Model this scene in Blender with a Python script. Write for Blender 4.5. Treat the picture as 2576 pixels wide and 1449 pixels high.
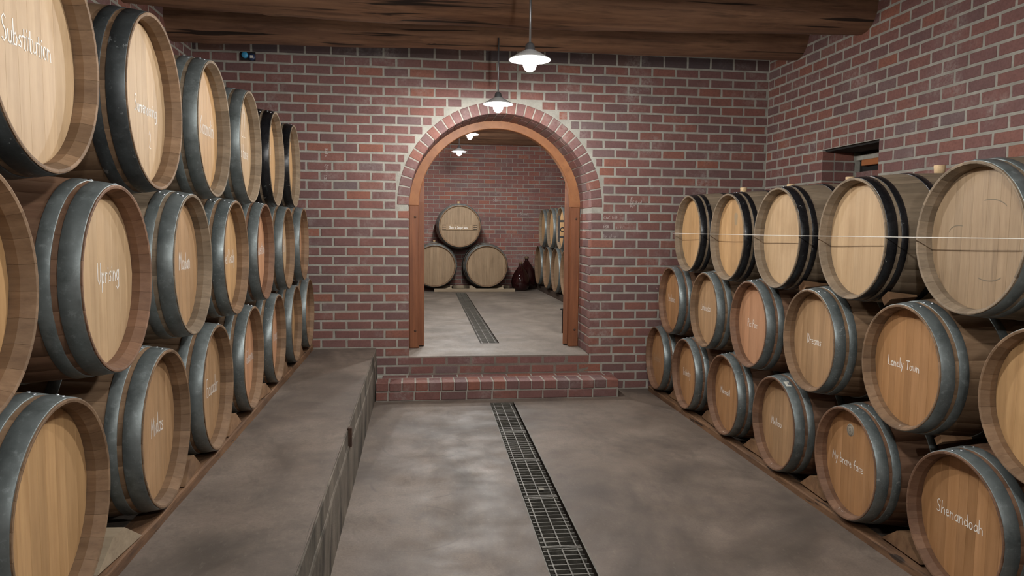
import bpy, math, random
from mathutils import Vector, Matrix
for o in list(bpy.data.objects): bpy.data.objects.remove(o, do_unlink=True)
sc = bpy.context.scene
col = sc.collection
rng = random.Random(7)
PI = math.pi

# ------------------------------------------------------------------ camera
FPX, YAW, PITCH, ROLL, CAMH = 1850.0, .12769, .07859, .00959, 1.54537
cd = bpy.data.cameras.new('camera'); cam = bpy.data.objects.new('camera', cd); col.objects.link(cam)
cd.sensor_fit = 'HORIZONTAL'; cd.sensor_width = 36.0; cd.lens = FPX/2576*36.0
cd.clip_start = .02; cd.clip_end = 60
_f = Vector((math.sin(YAW)*math.cos(PITCH), math.cos(YAW)*math.cos(PITCH), -math.sin(PITCH)))
_r0 = Vector((math.cos(YAW), -math.sin(YAW), 0)); _u0 = _r0.cross(_f)
_r = _r0*math.cos(ROLL) + _u0*math.sin(ROLL); _u = -_r0*math.sin(ROLL) + _u0*math.cos(ROLL)
M = Matrix.Identity(4)
for i in range(3): M[i][0] = _r[i]; M[i][1] = _u[i]; M[i][2] = -_f[i]
M[2][3] = CAMH
cam.matrix_world = M
sc.camera = cam
def view_score(p, size=1.0):
    d = Vector(p) - Vector((0, 0, CAMH)); z = d.dot(_f)
    if z < .1: return 0
    x = FPX*d.dot(_r)/z; y = FPX*d.dot(_u)/z
    if abs(x) > 1330 or abs(y) > 760: return 0
    return size/(z*z)

# ------------------------------------------------------------------ world, exposure
w = bpy.data.worlds.new('world'); sc.world = w; w.use_nodes = True
w.node_tree.nodes['Background'].inputs[0].default_value = (.02, .021, .022, 1)
w.node_tree.nodes['Background'].inputs[1].default_value = 1.0
sc.view_settings.view_transform = 'Standard'; sc.view_settings.look = 'None'
sc.view_settings.gamma = 1; sc.view_settings.use_curve_mapping = False
sc.view_settings.exposure = 0.0
BULB = 1150.0          # radiance of the pendant bulbs

# ------------------------------------------------------------------ dimensions from the brickwork
C = .08618             # course height
PITCHB = .232         # brick length + joint
D = 6.939             # face of the arch wall
XW, XLW = 3.397, -1.979
XL, XR = -.085, 1.650 # door opening
PLAT, LAND = 5*C, 4*C
ACX, ACZ, ARI = .7825, 1.765, .8675
ARO = ARI + .108
THK = .49

# ------------------------------------------------------------------ mesh helpers
class MB:
    def __init__(s): s.v = []; s.f = []; s.sm = []; s.a = []
    def add(s, vs, fs, smooth=False, rnd=0.0):
        o = len(s.v); s.v += [tuple(x) for x in vs]
        for f in fs: s.f.append(tuple(i+o for i in f)); s.sm.append(smooth)
        s.a += [rnd]*len(vs)
    def box(s, a, b, rnd=0.0):
        x0, y0, z0 = a; x1, y1, z1 = b
        s.add([(x0,y0,z0),(x1,y0,z0),(x1,y1,z0),(x0,y1,z0),(x0,y0,z1),(x1,y0,z1),(x1,y1,z1),(x0,y1,z1)],
              [(0,3,2,1),(4,5,6,7),(0,1,5,4),(1,2,6,5),(2,3,7,6),(3,0,4,7)], False, rnd)
    def bevbox(s, a, b, ch=.004, rnd=0.0):
        # box with all edges chamfered
        x0, y0, z0 = a; x1, y1, z1 = b; c = ch
        vs = []; idx = {}
        for X, sx in ((x0,1),(x1,-1)):
            for Y, sy in ((y0,1),(y1,-1)):
                for Z, sz in ((z0,1),(z1,-1)):
                    k = (sx,sy,sz)
                    idx[k+('x',)] = len(vs); vs.append((X, Y+sy*c, Z+sz*c))
                    idx[k+('y',)] = len(vs); vs.append((X+sx*c, Y, Z+sz*c))
                    idx[k+('z',)] = len(vs); vs.append((X+sx*c, Y+sy*c, Z))
        g = lambda sx,sy,sz,n: idx[(sx,sy,sz,n)]
        fs = []
        for sx in (1,-1): fs.append([g(sx,1,1,'x'),g(sx,-1,1,'x'),g(sx,-1,-1,'x'),g(sx,1,-1,'x')])
        for sy in (1,-1): fs.append([g(1,sy,1,'y'),g(-1,sy,1,'y'),g(-1,sy,-1,'y'),g(1,sy,-1,'y')])
        for sz in (1,-1): fs.append([g(1,1,sz,'z'),g(-1,1,sz,'z'),g(-1,-1,sz,'z'),g(1,-1,sz,'z')])
        for sy in (1,-1):
            for sz in (1,-1): fs.append([g(1,sy,sz,'y'),g(-1,sy,sz,'y'),g(-1,sy,sz,'z'),g(1,sy,sz,'z')])
        for sx in (1,-1):
            for sz in (1,-1): fs.append([g(sx,1,sz,'x'),g(sx,-1,sz,'x'),g(sx,-1,sz,'z'),g(sx,1,sz,'z')])
        for sx in (1,-1):
            for sy in (1,-1): fs.append([g(sx,sy,1,'x'),g(sx,sy,-1,'x'),g(sx,sy,-1,'y'),g(sx,sy,1,'y')])
        for sx in (1,-1):
            for sy in (1,-1):
                for sz in (1,-1): fs.append([g(sx,sy,sz,'x'),g(sx,sy,sz,'y'),g(sx,sy,sz,'z')])
        s.add(vs, fs, False, rnd)
    def lathe(s, prof, n=32, axis='z', smooth=True, closed=False, rnd=0.0):
        # prof: list of (r, t) along the axis
        vs = []
        for r, t in prof:
            for i in range(n):
                a = 2*PI*i/n; cx, sx = r*math.cos(a), r*math.sin(a)
                vs.append((cx, sx, t) if axis == 'z' else (t, cx, sx) if axis == 'x' else (sx, t, cx))
        fs = []
        m = len(prof)
        for j in range(m-1 if not closed else m):
            for i in range(n):
                a, b = j*n+i, j*n+(i+1) % n; j2 = (j+1) % m
                fs.append((a, b, j2*n+(i+1) % n, j2*n+i))
        s.add(vs, fs, smooth, rnd)
    def tube(s, pts, r, n=8, smooth=True):
        vs = []; fs = []
        for k, p in enumerate(pts):
            p = Vector(p); q = Vector(pts[min(k+1, len(pts)-1)]) - Vector(pts[max(k-1, 0)]); q.normalize()
            up = Vector((0,0,1)) if abs(q.z) < .9 else Vector((1,0,0))
            a = q.cross(up).normalized(); b = q.cross(a)
            for i in range(n):
                t = 2*PI*i/n; vs.append(p + a*(r*math.cos(t)) + b*(r*math.sin(t)))
        for k in range(len(pts)-1):
            for i in range(n): fs.append((k*n+i, k*n+(i+1) % n, (k+1)*n+(i+1) % n, (k+1)*n+i))
        fs.append(tuple(range(n))); fs.append(tuple(range((len(pts)-1)*n, len(pts)*n)))
        s.add(vs, fs, smooth)
    def xform(s, fn): s.v = [tuple(fn(Vector(p))) for p in s.v]; return s
    def mesh(s, name, mat, attr=False):
        me = bpy.data.meshes.new(name); me.from_pydata(s.v, [], s.f)
        me.polygons.foreach_set('use_smooth', s.sm)
        if attr:
            at = me.attributes.new('rnd', 'FLOAT', 'POINT'); at.data.foreach_set('value', s.a)
        if mat: me.materials.append(mat)
        me.validate(); me.update()
        import bmesh as _bm
        b = _bm.new(); b.from_mesh(me); _bm.ops.recalc_face_normals(b, faces=b.faces); b.to_mesh(me); b.free()
        return me
    def obj(s, name, mat, parent=None, attr=False, **kw): return place(s.mesh(name, mat, attr), name, parent, **kw)

def place(me, name, parent=None, loc=None, rot=None, mw=None, kind=None, label=None, category=None, group=None):
    o = bpy.data.objects.new(name, me); col.objects.link(o)
    if parent: o.parent = parent
    if mw is not None: o.matrix_local = mw
    else:
        if loc is not None: o.location = loc
        if rot is not None: o.rotation_euler = rot
    if kind: o['kind'] = kind
    if label: o['label'] = label
    if category: o['category'] = category
    if group: o['group'] = group
    return o
def empty(name, **kw):
    o = place(None, name, **kw); o.empty_display_size = .1; return o

# ------------------------------------------------------------------ materials
class NT:
    def __init__(s, name):
        s.m = bpy.data.materials.new(name); s.m.use_nodes = True; s.n = s.m.node_tree.nodes; s.l = s.m.node_tree.links
        s.b = s.n['Principled BSDF']
    def new(s, t, **kw):
        n = s.n.new(t)
        for k, v in kw.items(): setattr(n, k, v)
        return n
    def link(s, a, b): s.l.new(a, b)
    def setin(s, inp, v):
        if hasattr(v, 'node'): s.link(v, inp)
        elif isinstance(v, (tuple, list)) and len(v) == 3 and inp.type == 'RGBA': inp.default_value = (*v, 1)
        else: inp.default_value = v
    def pos(s): return s.new('ShaderNodeNewGeometry').outputs['Position']
    def objc(s): return s.new('ShaderNodeTexCoord').outputs['Object']
    def math(s, op, a, b=0.0):
        n = s.new('ShaderNodeMath', operation=op); s.setin(n.inputs[0], a); s.setin(n.inputs[1], b); return n.outputs[0]
    def vmul(s, v, sc_):
        n = s.new('ShaderNodeVectorMath', operation='MULTIPLY'); s.link(v, n.inputs[0]); s.setin(n.inputs[1], sc_); return n.outputs[0]
    def vadd(s, v, a):
        n = s.new('ShaderNodeVectorMath', operation='ADD'); s.link(v, n.inputs[0]); s.setin(n.inputs[1], a); return n.outputs[0]
    def noise(s, vec, scale, detail=3, rough=.55, dist=0.0):
        n = s.new('ShaderNodeTexNoise'); s.link(vec, n.inputs['Vector']); n.inputs['Scale'].default_value = scale
        n.inputs['Detail'].default_value = detail; n.inputs['Roughness'].default_value = rough; n.inputs['Distortion'].default_value = dist
        return n.outputs[0]
    def ramp(s, fac, stops, interp='LINEAR'):
        n = s.new('ShaderNodeValToRGB'); s.link(fac, n.inputs[0]); r = n.color_ramp; r.interpolation = interp
        while len(r.elements) < len(stops): r.elements.new(.5)
        for e, (p, c) in zip(r.elements, stops):
            e.position = p; e.color = (*c, 1) if isinstance(c, (tuple, list)) else (c, c, c, 1)
        return n.outputs[0]
    def mix(s, fac, a, b, mode='MIX'):
        n = s.new('ShaderNodeMix', data_type='RGBA', blend_type=mode); s.setin(n.inputs['Factor'], fac)
        s.setin(n.inputs['A'], a) if False else s.setin(n.inputs[6], a); s.setin(n.inputs[7], b); return n.outputs[2]
    def rand(s): return s.new('ShaderNodeObjectInfo').outputs['Random']
    def bump(s, h, strength=.3, dist=.002):
        n = s.new('ShaderNodeBump'); n.inputs['Strength'].default_value = strength; n.inputs['Distance'].default_value = dist
        s.link(h, n.inputs['Height']); s.link(n.outputs[0], s.b.inputs['Normal'])
    def out(s, color=None, rough=None, metal=None, spec=None):
        if color is not None: s.setin(s.b.inputs['Base Color'], color)
        if rough is not None: s.setin(s.b.inputs['Roughness'], rough)
        if metal is not None: s.setin(s.b.inputs['Metallic'], metal)
        if spec is not None: s.b.inputs['Specular IOR Level'].default_value = spec
        return s.m

def brick_material(name, shift=0.0):
    t = NT(name); P = t.pos()
    at = t.new('ShaderNodeAttribute', attribute_name='rnd').outputs['Fac']
    r = t.math('FRACT', t.math('ADD', t.math('ADD', t.rand(), at), shift))
    base = t.ramp(r, [(0,(.148,.082,.078)),(.2,(.172,.086,.079)),(.45,(.192,.089,.079)),(.7,(.208,.091,.076)),(.88,(.228,.094,.072)),(.945,(.265,.10,.065)),(.965,(.175,.105,.10)),(1,(.155,.107,.105))])
    n1 = t.noise(P, 7, 4); n2 = t.noise(P, 60, 3)
    c = t.mix(t.ramp(n1, [(.35,0.0),(.7,.55)]), base, t.mix(1.0, base, (.72,.75,.8), 'MULTIPLY'))
    c = t.mix(t.ramp(n2, [(.45,0.0),(.75,.35)]), c, (.1,.06,.055))
    eff = t.math('MULTIPLY', t.ramp(t.noise(t.vadd(P,(3.1,0,7)), 2.6, 5, .65), [(.52,0.0),(.74,.6)]), t.ramp(t.noise(P, 38, 4, .7), [(.38,0.0),(.62,1.0)]))
    c = t.mix(eff, c, (.38,.34,.32))
    t.bump(t.noise(P, 130, 4, .65), .35, .002)
    return t.out(c, t.ramp(n2, [(.3,.55),(.7,.8)]), 0, .4)

def mortar_material(name):
    t = NT(name); P = t.pos()
    c = t.ramp(t.noise(P, 9, 5, .6), [(.3,(.265,.252,.218)),(.55,(.345,.332,.29)),(.75,(.41,.396,.35))])
    c = t.mix(t.ramp(t.noise(P, 45, 4, .7), [(.5,0.0),(.75,.4)]), c, (.25,.23,.2))
    t.bump(t.noise(P, 70, 5, .7), .6, .005)
    return t.out(c, .9, 0, .2)

def concrete_material(name, tint=(1,1,1), stain=1.0, rings=()):
    t = NT(name); P = t.pos()
    P2 = t.vmul(P, (1.0,.62,1.0))
    c = t.ramp(t.noise(P, 1.7, 9, .7, .4), [(.28,(.125,.105,.09)),(.5,(.188,.158,.135)),(.72,(.26,.223,.193))])
    c = t.mix(t.ramp(t.noise(t.vadd(P2,(5.3,1,2)), 1.15, 5, .6, .8), [(.46,0.0),(.66,.68*stain)]), c, (.06,.051,.045))
    c = t.mix(t.ramp(t.noise(t.vadd(P2,(1.3,8,2)), 3.2, 5, .65, .5), [(.55,0.0),(.75,.45*stain)]), c, (.085,.072,.062))
    c = t.mix(t.ramp(t.noise(t.vmul(P,(60,18,60)), 1.0, 4, .7), [(.58,0.0),(.78,.35)]), c, (.33,.30,.27))
    c = t.mix(t.ramp(t.noise(P, 85, 4, .75), [(.45,0.0),(.75,.6)]), c, (.09,.08,.07))
    c = t.mix(t.ramp(t.noise(t.vadd(P2,(7.7,3,5)), 5.5, 8, .75, .6), [(.5,0.0),(.72,.5*stain)]), c, (.07,.06,.052))
    for q in rings:      # old rim prints of barrels that stood here
        dn = t.new('ShaderNodeVectorMath', operation='DISTANCE'); t.link(P, dn.inputs[0]); dn.inputs[1].default_value = (*q, 0)
        rg_ = t.math('ABSOLUTE', t.math('SUBTRACT', dn.outputs['Value'], .292))
        mask = t.math('MULTIPLY', t.ramp(rg_, [(0,.45),(.012,0.0)]), t.ramp(t.noise(t.vadd(P,(q[1],0,0)), 4.5, 3), [(.47,0.0),(.6,1.0)]))
        c = t.mix(mask, c, (.05,.043,.038))
    c = t.mix(1.0, c, tint, 'MULTIPLY')
    t.bump(t.noise(P, 55, 6, .7), .25, .003)
    return t.out(c, t.ramp(t.noise(P, 3.5, 4), [(.3,.48),(.7,.72)]), 0, .35)

def plinth_material(name):
    # cast concrete side with mould running down it
    t = NT(name); P = t.pos()
    c = t.ramp(t.noise(P, 5, 6, .65), [(.3,(.135,.115,.092)),(.7,(.225,.195,.158))])
    st = t.noise(t.vmul(P, (1,4.2,1.3)), 1.0, 6, .68, .5)
    c = t.mix(t.ramp(st, [(.45,0.0),(.62,.85)]), c, (.026,.024,.019))
    c = t.mix(t.ramp(t.noise(t.vmul(P, (1,12,2.0)), 1.0, 5, .65), [(.5,0.0),(.75,.55)]), c, (.07,.062,.048))
    t.bump(t.noise(P, 60, 5, .7), .5, .004)
    return t.out(c, .85, 0, .25)

def wood_material(name, c1, c2, dark, vs, var=.3, rough=.6, speck=.4, crack=0.0, world=False, fine=1.0):
    t = NT(name); O = t.pos() if world else t.objc(); r = t.rand()
    off = t.new('ShaderNodeCombineXYZ')
    t.link(t.math('MULTIPLY', r, 37.0), off.inputs[0]); t.link(t.math('MULTIPLY', r, 91.0), off.inputs[1]); t.link(t.math('MULTIPLY', r, 53.0), off.inputs[2])
    n = t.new('ShaderNodeVectorMath', operation='ADD'); t.link(O, n.inputs[0]); t.link(off.outputs[0], n.inputs[1]); V = n.outputs[0]
    G = t.vmul(V, vs)
    g = t.noise(G, 1.0, 5, .62, .25)
    c = t.ramp(g, [(.3, c1), (.7, c2)])
    c = t.mix(t.ramp(t.noise(t.vmul(G, (3.1*fine,3.1*fine,3.1*fine)), 1.0, 4, .7), [(.5,0.0),(.75,speck)]), c, dark)
    c = t.mix(t.ramp(t.noise(V, 3.3, 4, .6), [(.5,0.0),(.75,.45)]), c, t.mix(1.0, c, (.6,.56,.5), 'MULTIPLY'))
    if crack:
        c = t.mix(t.ramp(t.noise(t.vmul(G, (.8,1.7,1.7)), 1.0, 2, .5, .6), [(.335,crack),(.375,0.0)]), c, (.006,.004,.003))
    v = t.math('ADD', t.math('MULTIPLY', t.math('FRACT', t.math('MULTIPLY', r, 7.31)), var), 1-var*.5)
    cx = t.new('ShaderNodeCombineXYZ')
    for i in range(3): t.link(v, cx.inputs[i])
    c = t.mix(1.0, c, cx.outputs[0], 'MULTIPLY')
    t.bump(g, .25, .002)
    return t.out(c, rough, 0, .35)

def metal_material(name, c1, c2, metal, rough, chip=None, chipc=(.3,.33,.34), spangle=40):
    t = NT(name); O = t.objc(); r = t.rand()
    off = t.new('ShaderNodeCombineXYZ'); t.link(t.math('MULTIPLY', r, 41.0), off.inputs[0]); t.link(t.math('MULTIPLY', r, 17.0), off.inputs[1])
    n = t.new('ShaderNodeVectorMath', operation='ADD'); t.link(O, n.inputs[0]); t.link(off.outputs[0], n.inputs[1]); V = n.outputs[0]
    k = t.noise(V, 7, 5, .65)
    c = t.ramp(k, [(.3, c1), (.7, c2)])
    sp = t.noise(V, spangle, 4, .75)
    c = t.mix(t.ramp(sp, [(.55,0.0),(.72,.5)]), c, (min(1,c2[0]*1.6),min(1,c2[1]*1.6),min(1,c2[2]*1.6)))
    c = t.mix(t.ramp(t.noise(t.vadd(V,(9,3,1)), 11, 5, .7), [(.55,0.0),(.75,.6)]), c, (c1[0]*.45,c1[1]*.45,c1[2]*.42))
    if chip: c = t.mix(t.ramp(t.noise(V, 23, 5, .7), [(chip,0.0),(chip+.03,1.0)]), c, chipc)
    t.bump(sp, .15, .001)
    return t.out(c, t.ramp(sp, [(.3,rough-.08),(.75,rough+.15)]), metal, .5)

def plain(name, c, rough=.6, metal=0, spec=.5):
    t = NT(name); return t.out(c, rough, metal, spec)
def emit(name, c, s):
    t = NT(name); t.b.inputs['Emission Color'].default_value = (*c, 1); t.b.inputs['Emission Strength'].default_value = s
    return t.out(c, .5)
def glassy(name, c, rough=.05):
    t = NT(name); t.b.inputs['Transmission Weight'].default_value = .08; t.b.inputs['IOR'].default_value = 1.5
    return t.out(c, rough)

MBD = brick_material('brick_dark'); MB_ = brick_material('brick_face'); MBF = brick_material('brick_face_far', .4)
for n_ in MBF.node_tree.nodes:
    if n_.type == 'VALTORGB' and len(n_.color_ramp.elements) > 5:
        for e_ in n_.color_ramp.elements: e_.color = (e_.color[0]*1.4, e_.color[1]*1.3, e_.color[2]*1.25, 1)  # oranger far bricks, also lightened to stand in for stronger lamp light
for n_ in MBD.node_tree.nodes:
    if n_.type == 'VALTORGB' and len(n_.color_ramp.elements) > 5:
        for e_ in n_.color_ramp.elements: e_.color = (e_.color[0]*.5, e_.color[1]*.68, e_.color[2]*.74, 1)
MM = mortar_material('mortar')
MC = concrete_material('concrete_floor', (.90,.83,.77), 1.2, [(.05,5.17),(.01,4.44),(-.035,3.75)])
MCF = concrete_material('concrete_floor_far', (1.15,1.15,1.12), .8)  # paler copy of the floor, brighter light of the far room tinted in
MCP = concrete_material('concrete_platform', (.88,.82,.77), 1.2)
MPL = plinth_material('concrete_plinth')
MBEAM = wood_material('beam_wood', (.115,.058,.036), (.285,.155,.088), (.03,.018,.012), (.8,11,11), .2, .75, .65, .9, True)
MCEIL = wood_material('ceiling_boards', (.03,.02,.014), (.06,.038,.026), (.01,.008,.006), (1.2,14,14), .2, .85, .5, 0, True)
MRAIL = wood_material('rail_timber', (.075,.038,.02), (.205,.108,.052), (.025,.014,.009), (16,2.2,16), .25, .8, .7, .8)
MCHOCK = wood_material('chock_timber', (.12,.062,.03), (.26,.15,.078), (.1,.06,.035), (6,14,14), .4, .75)
MPALE = wood_material('pale_timber', (.22,.17,.115), (.34,.27,.19), (.1,.075,.05), (1.6,14,14), .3, .75)
MDOOR = wood_material('door_hardwood', (.145,.05,.022), (.25,.094,.04), (.07,.025,.013), (22,22,1.3), .12, .5, .4)
MDOOR2 = wood_material('door_arch_hardwood', (.235,.09,.034), (.34,.145,.056), (.12,.045,.018), (5,14,5), .1, .5, .4)
gs = (2.2,30,30); gh = (12,24,1.5)
STAVE = {
 'old': wood_material('stave_old', (.15,.088,.048), (.235,.15,.088), (.07,.042,.026), gs, .45, .7),
 'grey': wood_material('stave_grey', (.16,.118,.078), (.25,.19,.13), (.06,.047,.035), gs, .4, .75),
 'brown': wood_material('stave_brown', (.13,.066,.038), (.21,.118,.07), (.07,.036,.022), gs, .4, .65),
}
HEAD = {
 'pale': wood_material('head_pale', (.40,.265,.145), (.50,.35,.205), (.28,.175,.09), gh, .14, .55, .3, 0, False, .7),
 'gold': wood_material('head_gold', (.40,.235,.105), (.53,.33,.16), (.26,.14,.06), gh, .2, .5, .35, 0, False, .7),
 'tan': wood_material('head_tan', (.32,.19,.095), (.43,.27,.145), (.17,.10,.05), gh, .18, .5, .45, 0, False, .7),
 'orange': wood_material('head_orange', (.33,.17,.07), (.43,.235,.11), (.2,.1,.042), gh, .2, .45, .4, 0, False, .7),
 'pink': wood_material('head_pink', (.42,.215,.115), (.53,.29,.165), (.30,.15,.08), gh, .22, .45, .3, 0, False, .7),
 'dull': wood_material('head_dull', (.235,.158,.092), (.33,.235,.145), (.12,.078,.048), gh, .2, .6, .5, 0, False, .7),
}
GALV = metal_material('hoop_galvanised', (.115,.134,.134), (.235,.262,.26), .5, .42)
GALVD = metal_material('hoop_galvanised_dark', (.035,.04,.042), (.085,.095,.098), .5, .42, .63, (.25,.27,.27), 60)
GALV2 = metal_material('hoop_galvanised_spangled', (.12,.142,.143), (.255,.285,.283), .55, .36, .63, (.42,.45,.45), 90)
BLACK = metal_material('hoop_black_paint', (.006,.006,.007), (.012,.012,.014), .1, .3, .655, (.2,.2,.19))
DARKM = metal_material('dark_iron', (.02,.02,.021), (.05,.05,.05), .6, .5)
RUST = metal_material('rusty_iron', (.03,.017,.012), (.09,.045,.026), .3, .7)
GRATE = metal_material('grate_steel', (.06,.056,.047), (.15,.14,.118), .4, .5)
CHALK = plain('chalk_white', (.78,.76,.72), .9)
CHALKF = plain('chalk_faint', (.46,.36,.27), .9)
CHALKB = plain('chalk_on_brick', (.52,.47,.44), .9)
WHITE = plain('white_enamel', (.8,.8,.79), .35)
STEEL = plain('brushed_steel', (.35,.37,.39), .4, .8)
BULBM = emit('bulb_glow', (1.0,.985,.95), BULB)
BULBF = emit('bulb_glow_far_room', (1.0,.985,.95), BULB*1.55)
CORK = wood_material('bung_cork', (.55,.38,.21), (.68,.5,.3), (.4,.26,.14), (40,40,40), .2, .7)
GLASS = glassy('amber_glass', (.022,.006,.006))
STRINGM = plain('white_string', (.7,.68,.63), .8)
DRAINBED = plain('drain_bed_dark', (.012,.012,.011), .25)  # near-black glossy bed of the drain channel
BLUE = plain('blue_plastic', (.05,.30,.52), .4)
NAVY = plain('navy_plastic', (.02,.035,.09), .4)
CREAM = plain('cream_plastic', (.62,.6,.52), .5)
SHADE = plain('hollow_shade', (.012,.01,.009), .9)  # near-black for shade painted into holes, slots and board gaps

# ------------------------------------------------------------------ bricks
_bc = {}
def brick_mesh(wd, h, d, mat, var):
    key = (round(wd,3), round(h,3), round(d,3), mat.name, var)
    if key in _bc: return _bc[key]
    r = random.Random(hash((key[0],key[1],key[2],var)) & 0xffff)
    me = brick_geo(MB(), wd, h, d, r).mesh('brick', mat); _bc[key] = me
    return me
def brick_geo(m, wd, h, d, r, T=None, rnd=0.0):
    # local: x along the course (centred), y into the wall from 0, z up from 0; front face chamfered and a little uneven
    c = .004; j = lambda a: r.uniform(-a, a)
    x = wd/2
    out = [(-x,c,0),(x,c,0),(x,c,h),(-x,c,h)]
    out = [(a+j(.0015), b, e+j(.0015)) for a,b,e in out]
    fr = [(-x+c+abs(j(.005)), j(.0012), c+abs(j(.002))),(x-c-abs(j(.005)), j(.0012), c+abs(j(.002))),(x-c-abs(j(.004)), j(.0012), h-c-abs(j(.0025))),(-x+c+abs(j(.004)), j(.0012), h-c-abs(j(.0025)))]
    bk = [(-x,d,0),(x,d,0),(x,d,h),(-x,d,h)]
    vs = fr+out+bk
    if T is not None: vs = [T @ Vector(p) for p in vs]
    fs = [(0,1,2,3)]
    for i in range(4): k = (i+1) % 4; fs += [(4+i,4+k,k,i),(8+i,8+k,4+k,4+i)]
    m.add(vs, fs, False, rnd); return m
def lay_bricks(parent, specs, mat, limit=300, name='brick', min_score=1e-9):
    # specs: (x, y, z, rotz, width, height, depth)
    sp = sorted(specs, key=lambda s: -view_score((s[0], s[1], s[2]+s[5]/2), s[4]*s[5]))
    rest = MB(); n = 0
    for s in sp:
        x, y, z, rz, wd, h, d = s
        T = Matrix.Translation((x,y,z)) @ Matrix.Rotation(rz, 4, 'Z')
        if n < limit and view_score((x,y,z+h/2), wd*h) > min_score:
            place(brick_mesh(wd, h, d, mat, rng.randrange(4)), name, parent, mw=T); n += 1
        else: brick_geo(rest, wd, h, d, rng, T, rng.random())
    if rest.v: rest.obj(name+'_courses', mat, parent, attr=True, kind='stuff')
BH, BJ = .0725, .013

# ------------------------------------------------------------------ arch wall
def arch_pts(n=48, R=ARI, cz=ACZ): return [(ACX - R*math.cos(PI*i/n), cz + R*math.sin(PI*i/n)) for i in range(n+1)]
ZTOP = 3.62
m = MB(); F0, F1 = D+.0022, D+THK
m.box((XLW-.3, F0, -.2), (XL-.004, F1, ZTOP)); m.box((XR+.004, F0, -.2), (XW+.3, F1, ZTOP))
m.box((XL-.004, F0, -.2), (XR+.004, F1, LAND-.012))
ap = arch_pts(48, ARI+.004)
vs = []; fs = []
for x, z in ap: vs += [(x,F0,z),(x,F0,ZTOP),(x,F1,z),(x,F1,ZTOP)]
for i in range(len(ap)-1):
    a, b = 4*i, 4*i+4; fs += [(a,b,b+1,a+1),(a+2,a+3,b+3,b+2),(a,a+2,b+2,b)]
m.add(vs, fs)
wall_far = m.obj('wall_far', MM, kind='structure')
specs = []
def grid(anchor, direction, k, lo, hi):
    # bricks of course k as (x0, x1), running bond counted from a jamb
    out = []; first = .219 if k % 2 == 0 else .103
    x = anchor
    L = first
    while (x < hi if direction > 0 else x > lo):
        a, b = (x, x+L) if direction > 0 else (x-L, x)
        out.append((a, b)); x = x + direction*(L+BJ); L = .219
    return out
def full_grid(anchor, direction, k, lo, hi):
    # running bond carried on past the jamb line over (or under) the opening
    g = []; p = .219+BJ
    x = anchor if k % 2 == 0 else anchor + direction*.103 - direction*.219
    n0 = int((anchor-lo)/p)+3; n1 = int((hi-anchor)/p)+3
    for i in range(-n0-n1, n0+n1):
        a = x+i*p; a, b = (a, a+.219) if direction > 0 else (a-.219, a)
        if b > lo and a < hi: g.append((a, b))
    return g
def clip(g, lo, hi):
    out = []
    for a, b in g:
        a, b = max(a, lo), min(b, hi)
        if b-a > .035: out.append((a, b))
    return out
for k in range(0, 41):
    z0 = k*C + .006; h = BH
    if k == 36: h = .105
    if k > 36: z0 = 36*C+.0068+.117+(k-37)*C
    zt, zb = z0+h, z0
    depthL = depthR = .03
    if k < 4:
        rows = clip(full_grid(XL, -1, k, XLW, XW), XLW, XW); cuts = None
        for a, b in rows: specs.append(((a+b)/2, D, z0, 0, b-a, h, .03))
        continue
    if zt < ACZ+.02:
        L = clip(grid(XL, -1, k, XLW, XL), XLW, XL); R = clip(grid(XR, 1, k, XR, XW), XR, XW)
    elif zb > ACZ+ARO+.004:
        L = clip(full_grid(XL, -1, k, XLW, .94), XLW, .92); R = clip(full_grid(XR, 1, k, .85, XW), .93, XW)
    else:
        def half(z): q = (ARO+.012)**2-(z-ACZ)**2; return math.sqrt(q) if q > 0 else 0
        hw = max(half(max(zb, ACZ)), half(max(zt, ACZ)))
        L = clip(full_grid(XL, -1, k, XLW, ACX), XLW, ACX-hw); R = clip(full_grid(XR, 1, k, ACX, XW), ACX+hw, XW)
    for a, b in L:
        d = .03
        if abs(b-XL) < 1e-6: d = .106 if k % 2 == 0 else .219
        specs.append(((a+b)/2, D, z0, 0, b-a, h, d))
    for a, b in R:
        d = .03
        if abs(a-XR) < 1e-6: d = .106 if k % 2 == 0 else .219
        specs.append(((a+b)/2, D, z0, 0, b-a, h, d))
    if zt < ACZ+.02:
        segs = [(.116,.338),(.348,.49)] if k % 2 == 0 else [(.232,.49)]
        for a, b in segs:
            specs.append((XL, D+(a+b)/2, z0, PI/2, b-a, h, .03)); specs.append((XR, D+(a+b)/2, z0, -PI/2, b-a, h, .03))
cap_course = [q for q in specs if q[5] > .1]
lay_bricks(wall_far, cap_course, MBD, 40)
lay_bricks(wall_far, [q for q in specs if q[5] <= .1], MB_, 270)
# arch ring: header bricks set on edge, two deep
NV = 33
def wedge(a0, a1, y0, y1, mat, r):
    def P(R, a, y): return (ACX-R*math.cos(a), y, ACZ+R*math.sin(a))
    g = .0048; c = .004
    i0, i1 = a0+g/ARI, a1-g/ARI; o0, o1 = a0+g/ARO*1.0, a1-g/ARO*1.0
    vs = [P(ARI,i0,y0+c),P(ARI,i1,y0+c),P(ARO,o1,y0+c),P(ARO,o0,y0+c)]
    e = .005/ARI
    jj = lambda: r.uniform(0,.003)
    vs += [P(ARI+c+jj(),i0+e,y0+r.uniform(-.002,.001)),P(ARI+c+jj(),i1-e,y0),P(ARO-c-jj(),o1-e,y0),P(ARO-c-jj(),o0+e,y0)]
    vs += [P(ARI,i0,y1),P(ARI,i1,y1),P(ARO,o1,y1),P(ARO,o0,y1)]
    fs = [(4,5,6,7)]
    for i in range(4): k = (i+1) % 4; fs += [(i,k,4+k,4+i),(8+i,8+k,k,i)]
    mm = MB(); mm.add(vs, fs); return mm.mesh('arch_brick', mat)
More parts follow.
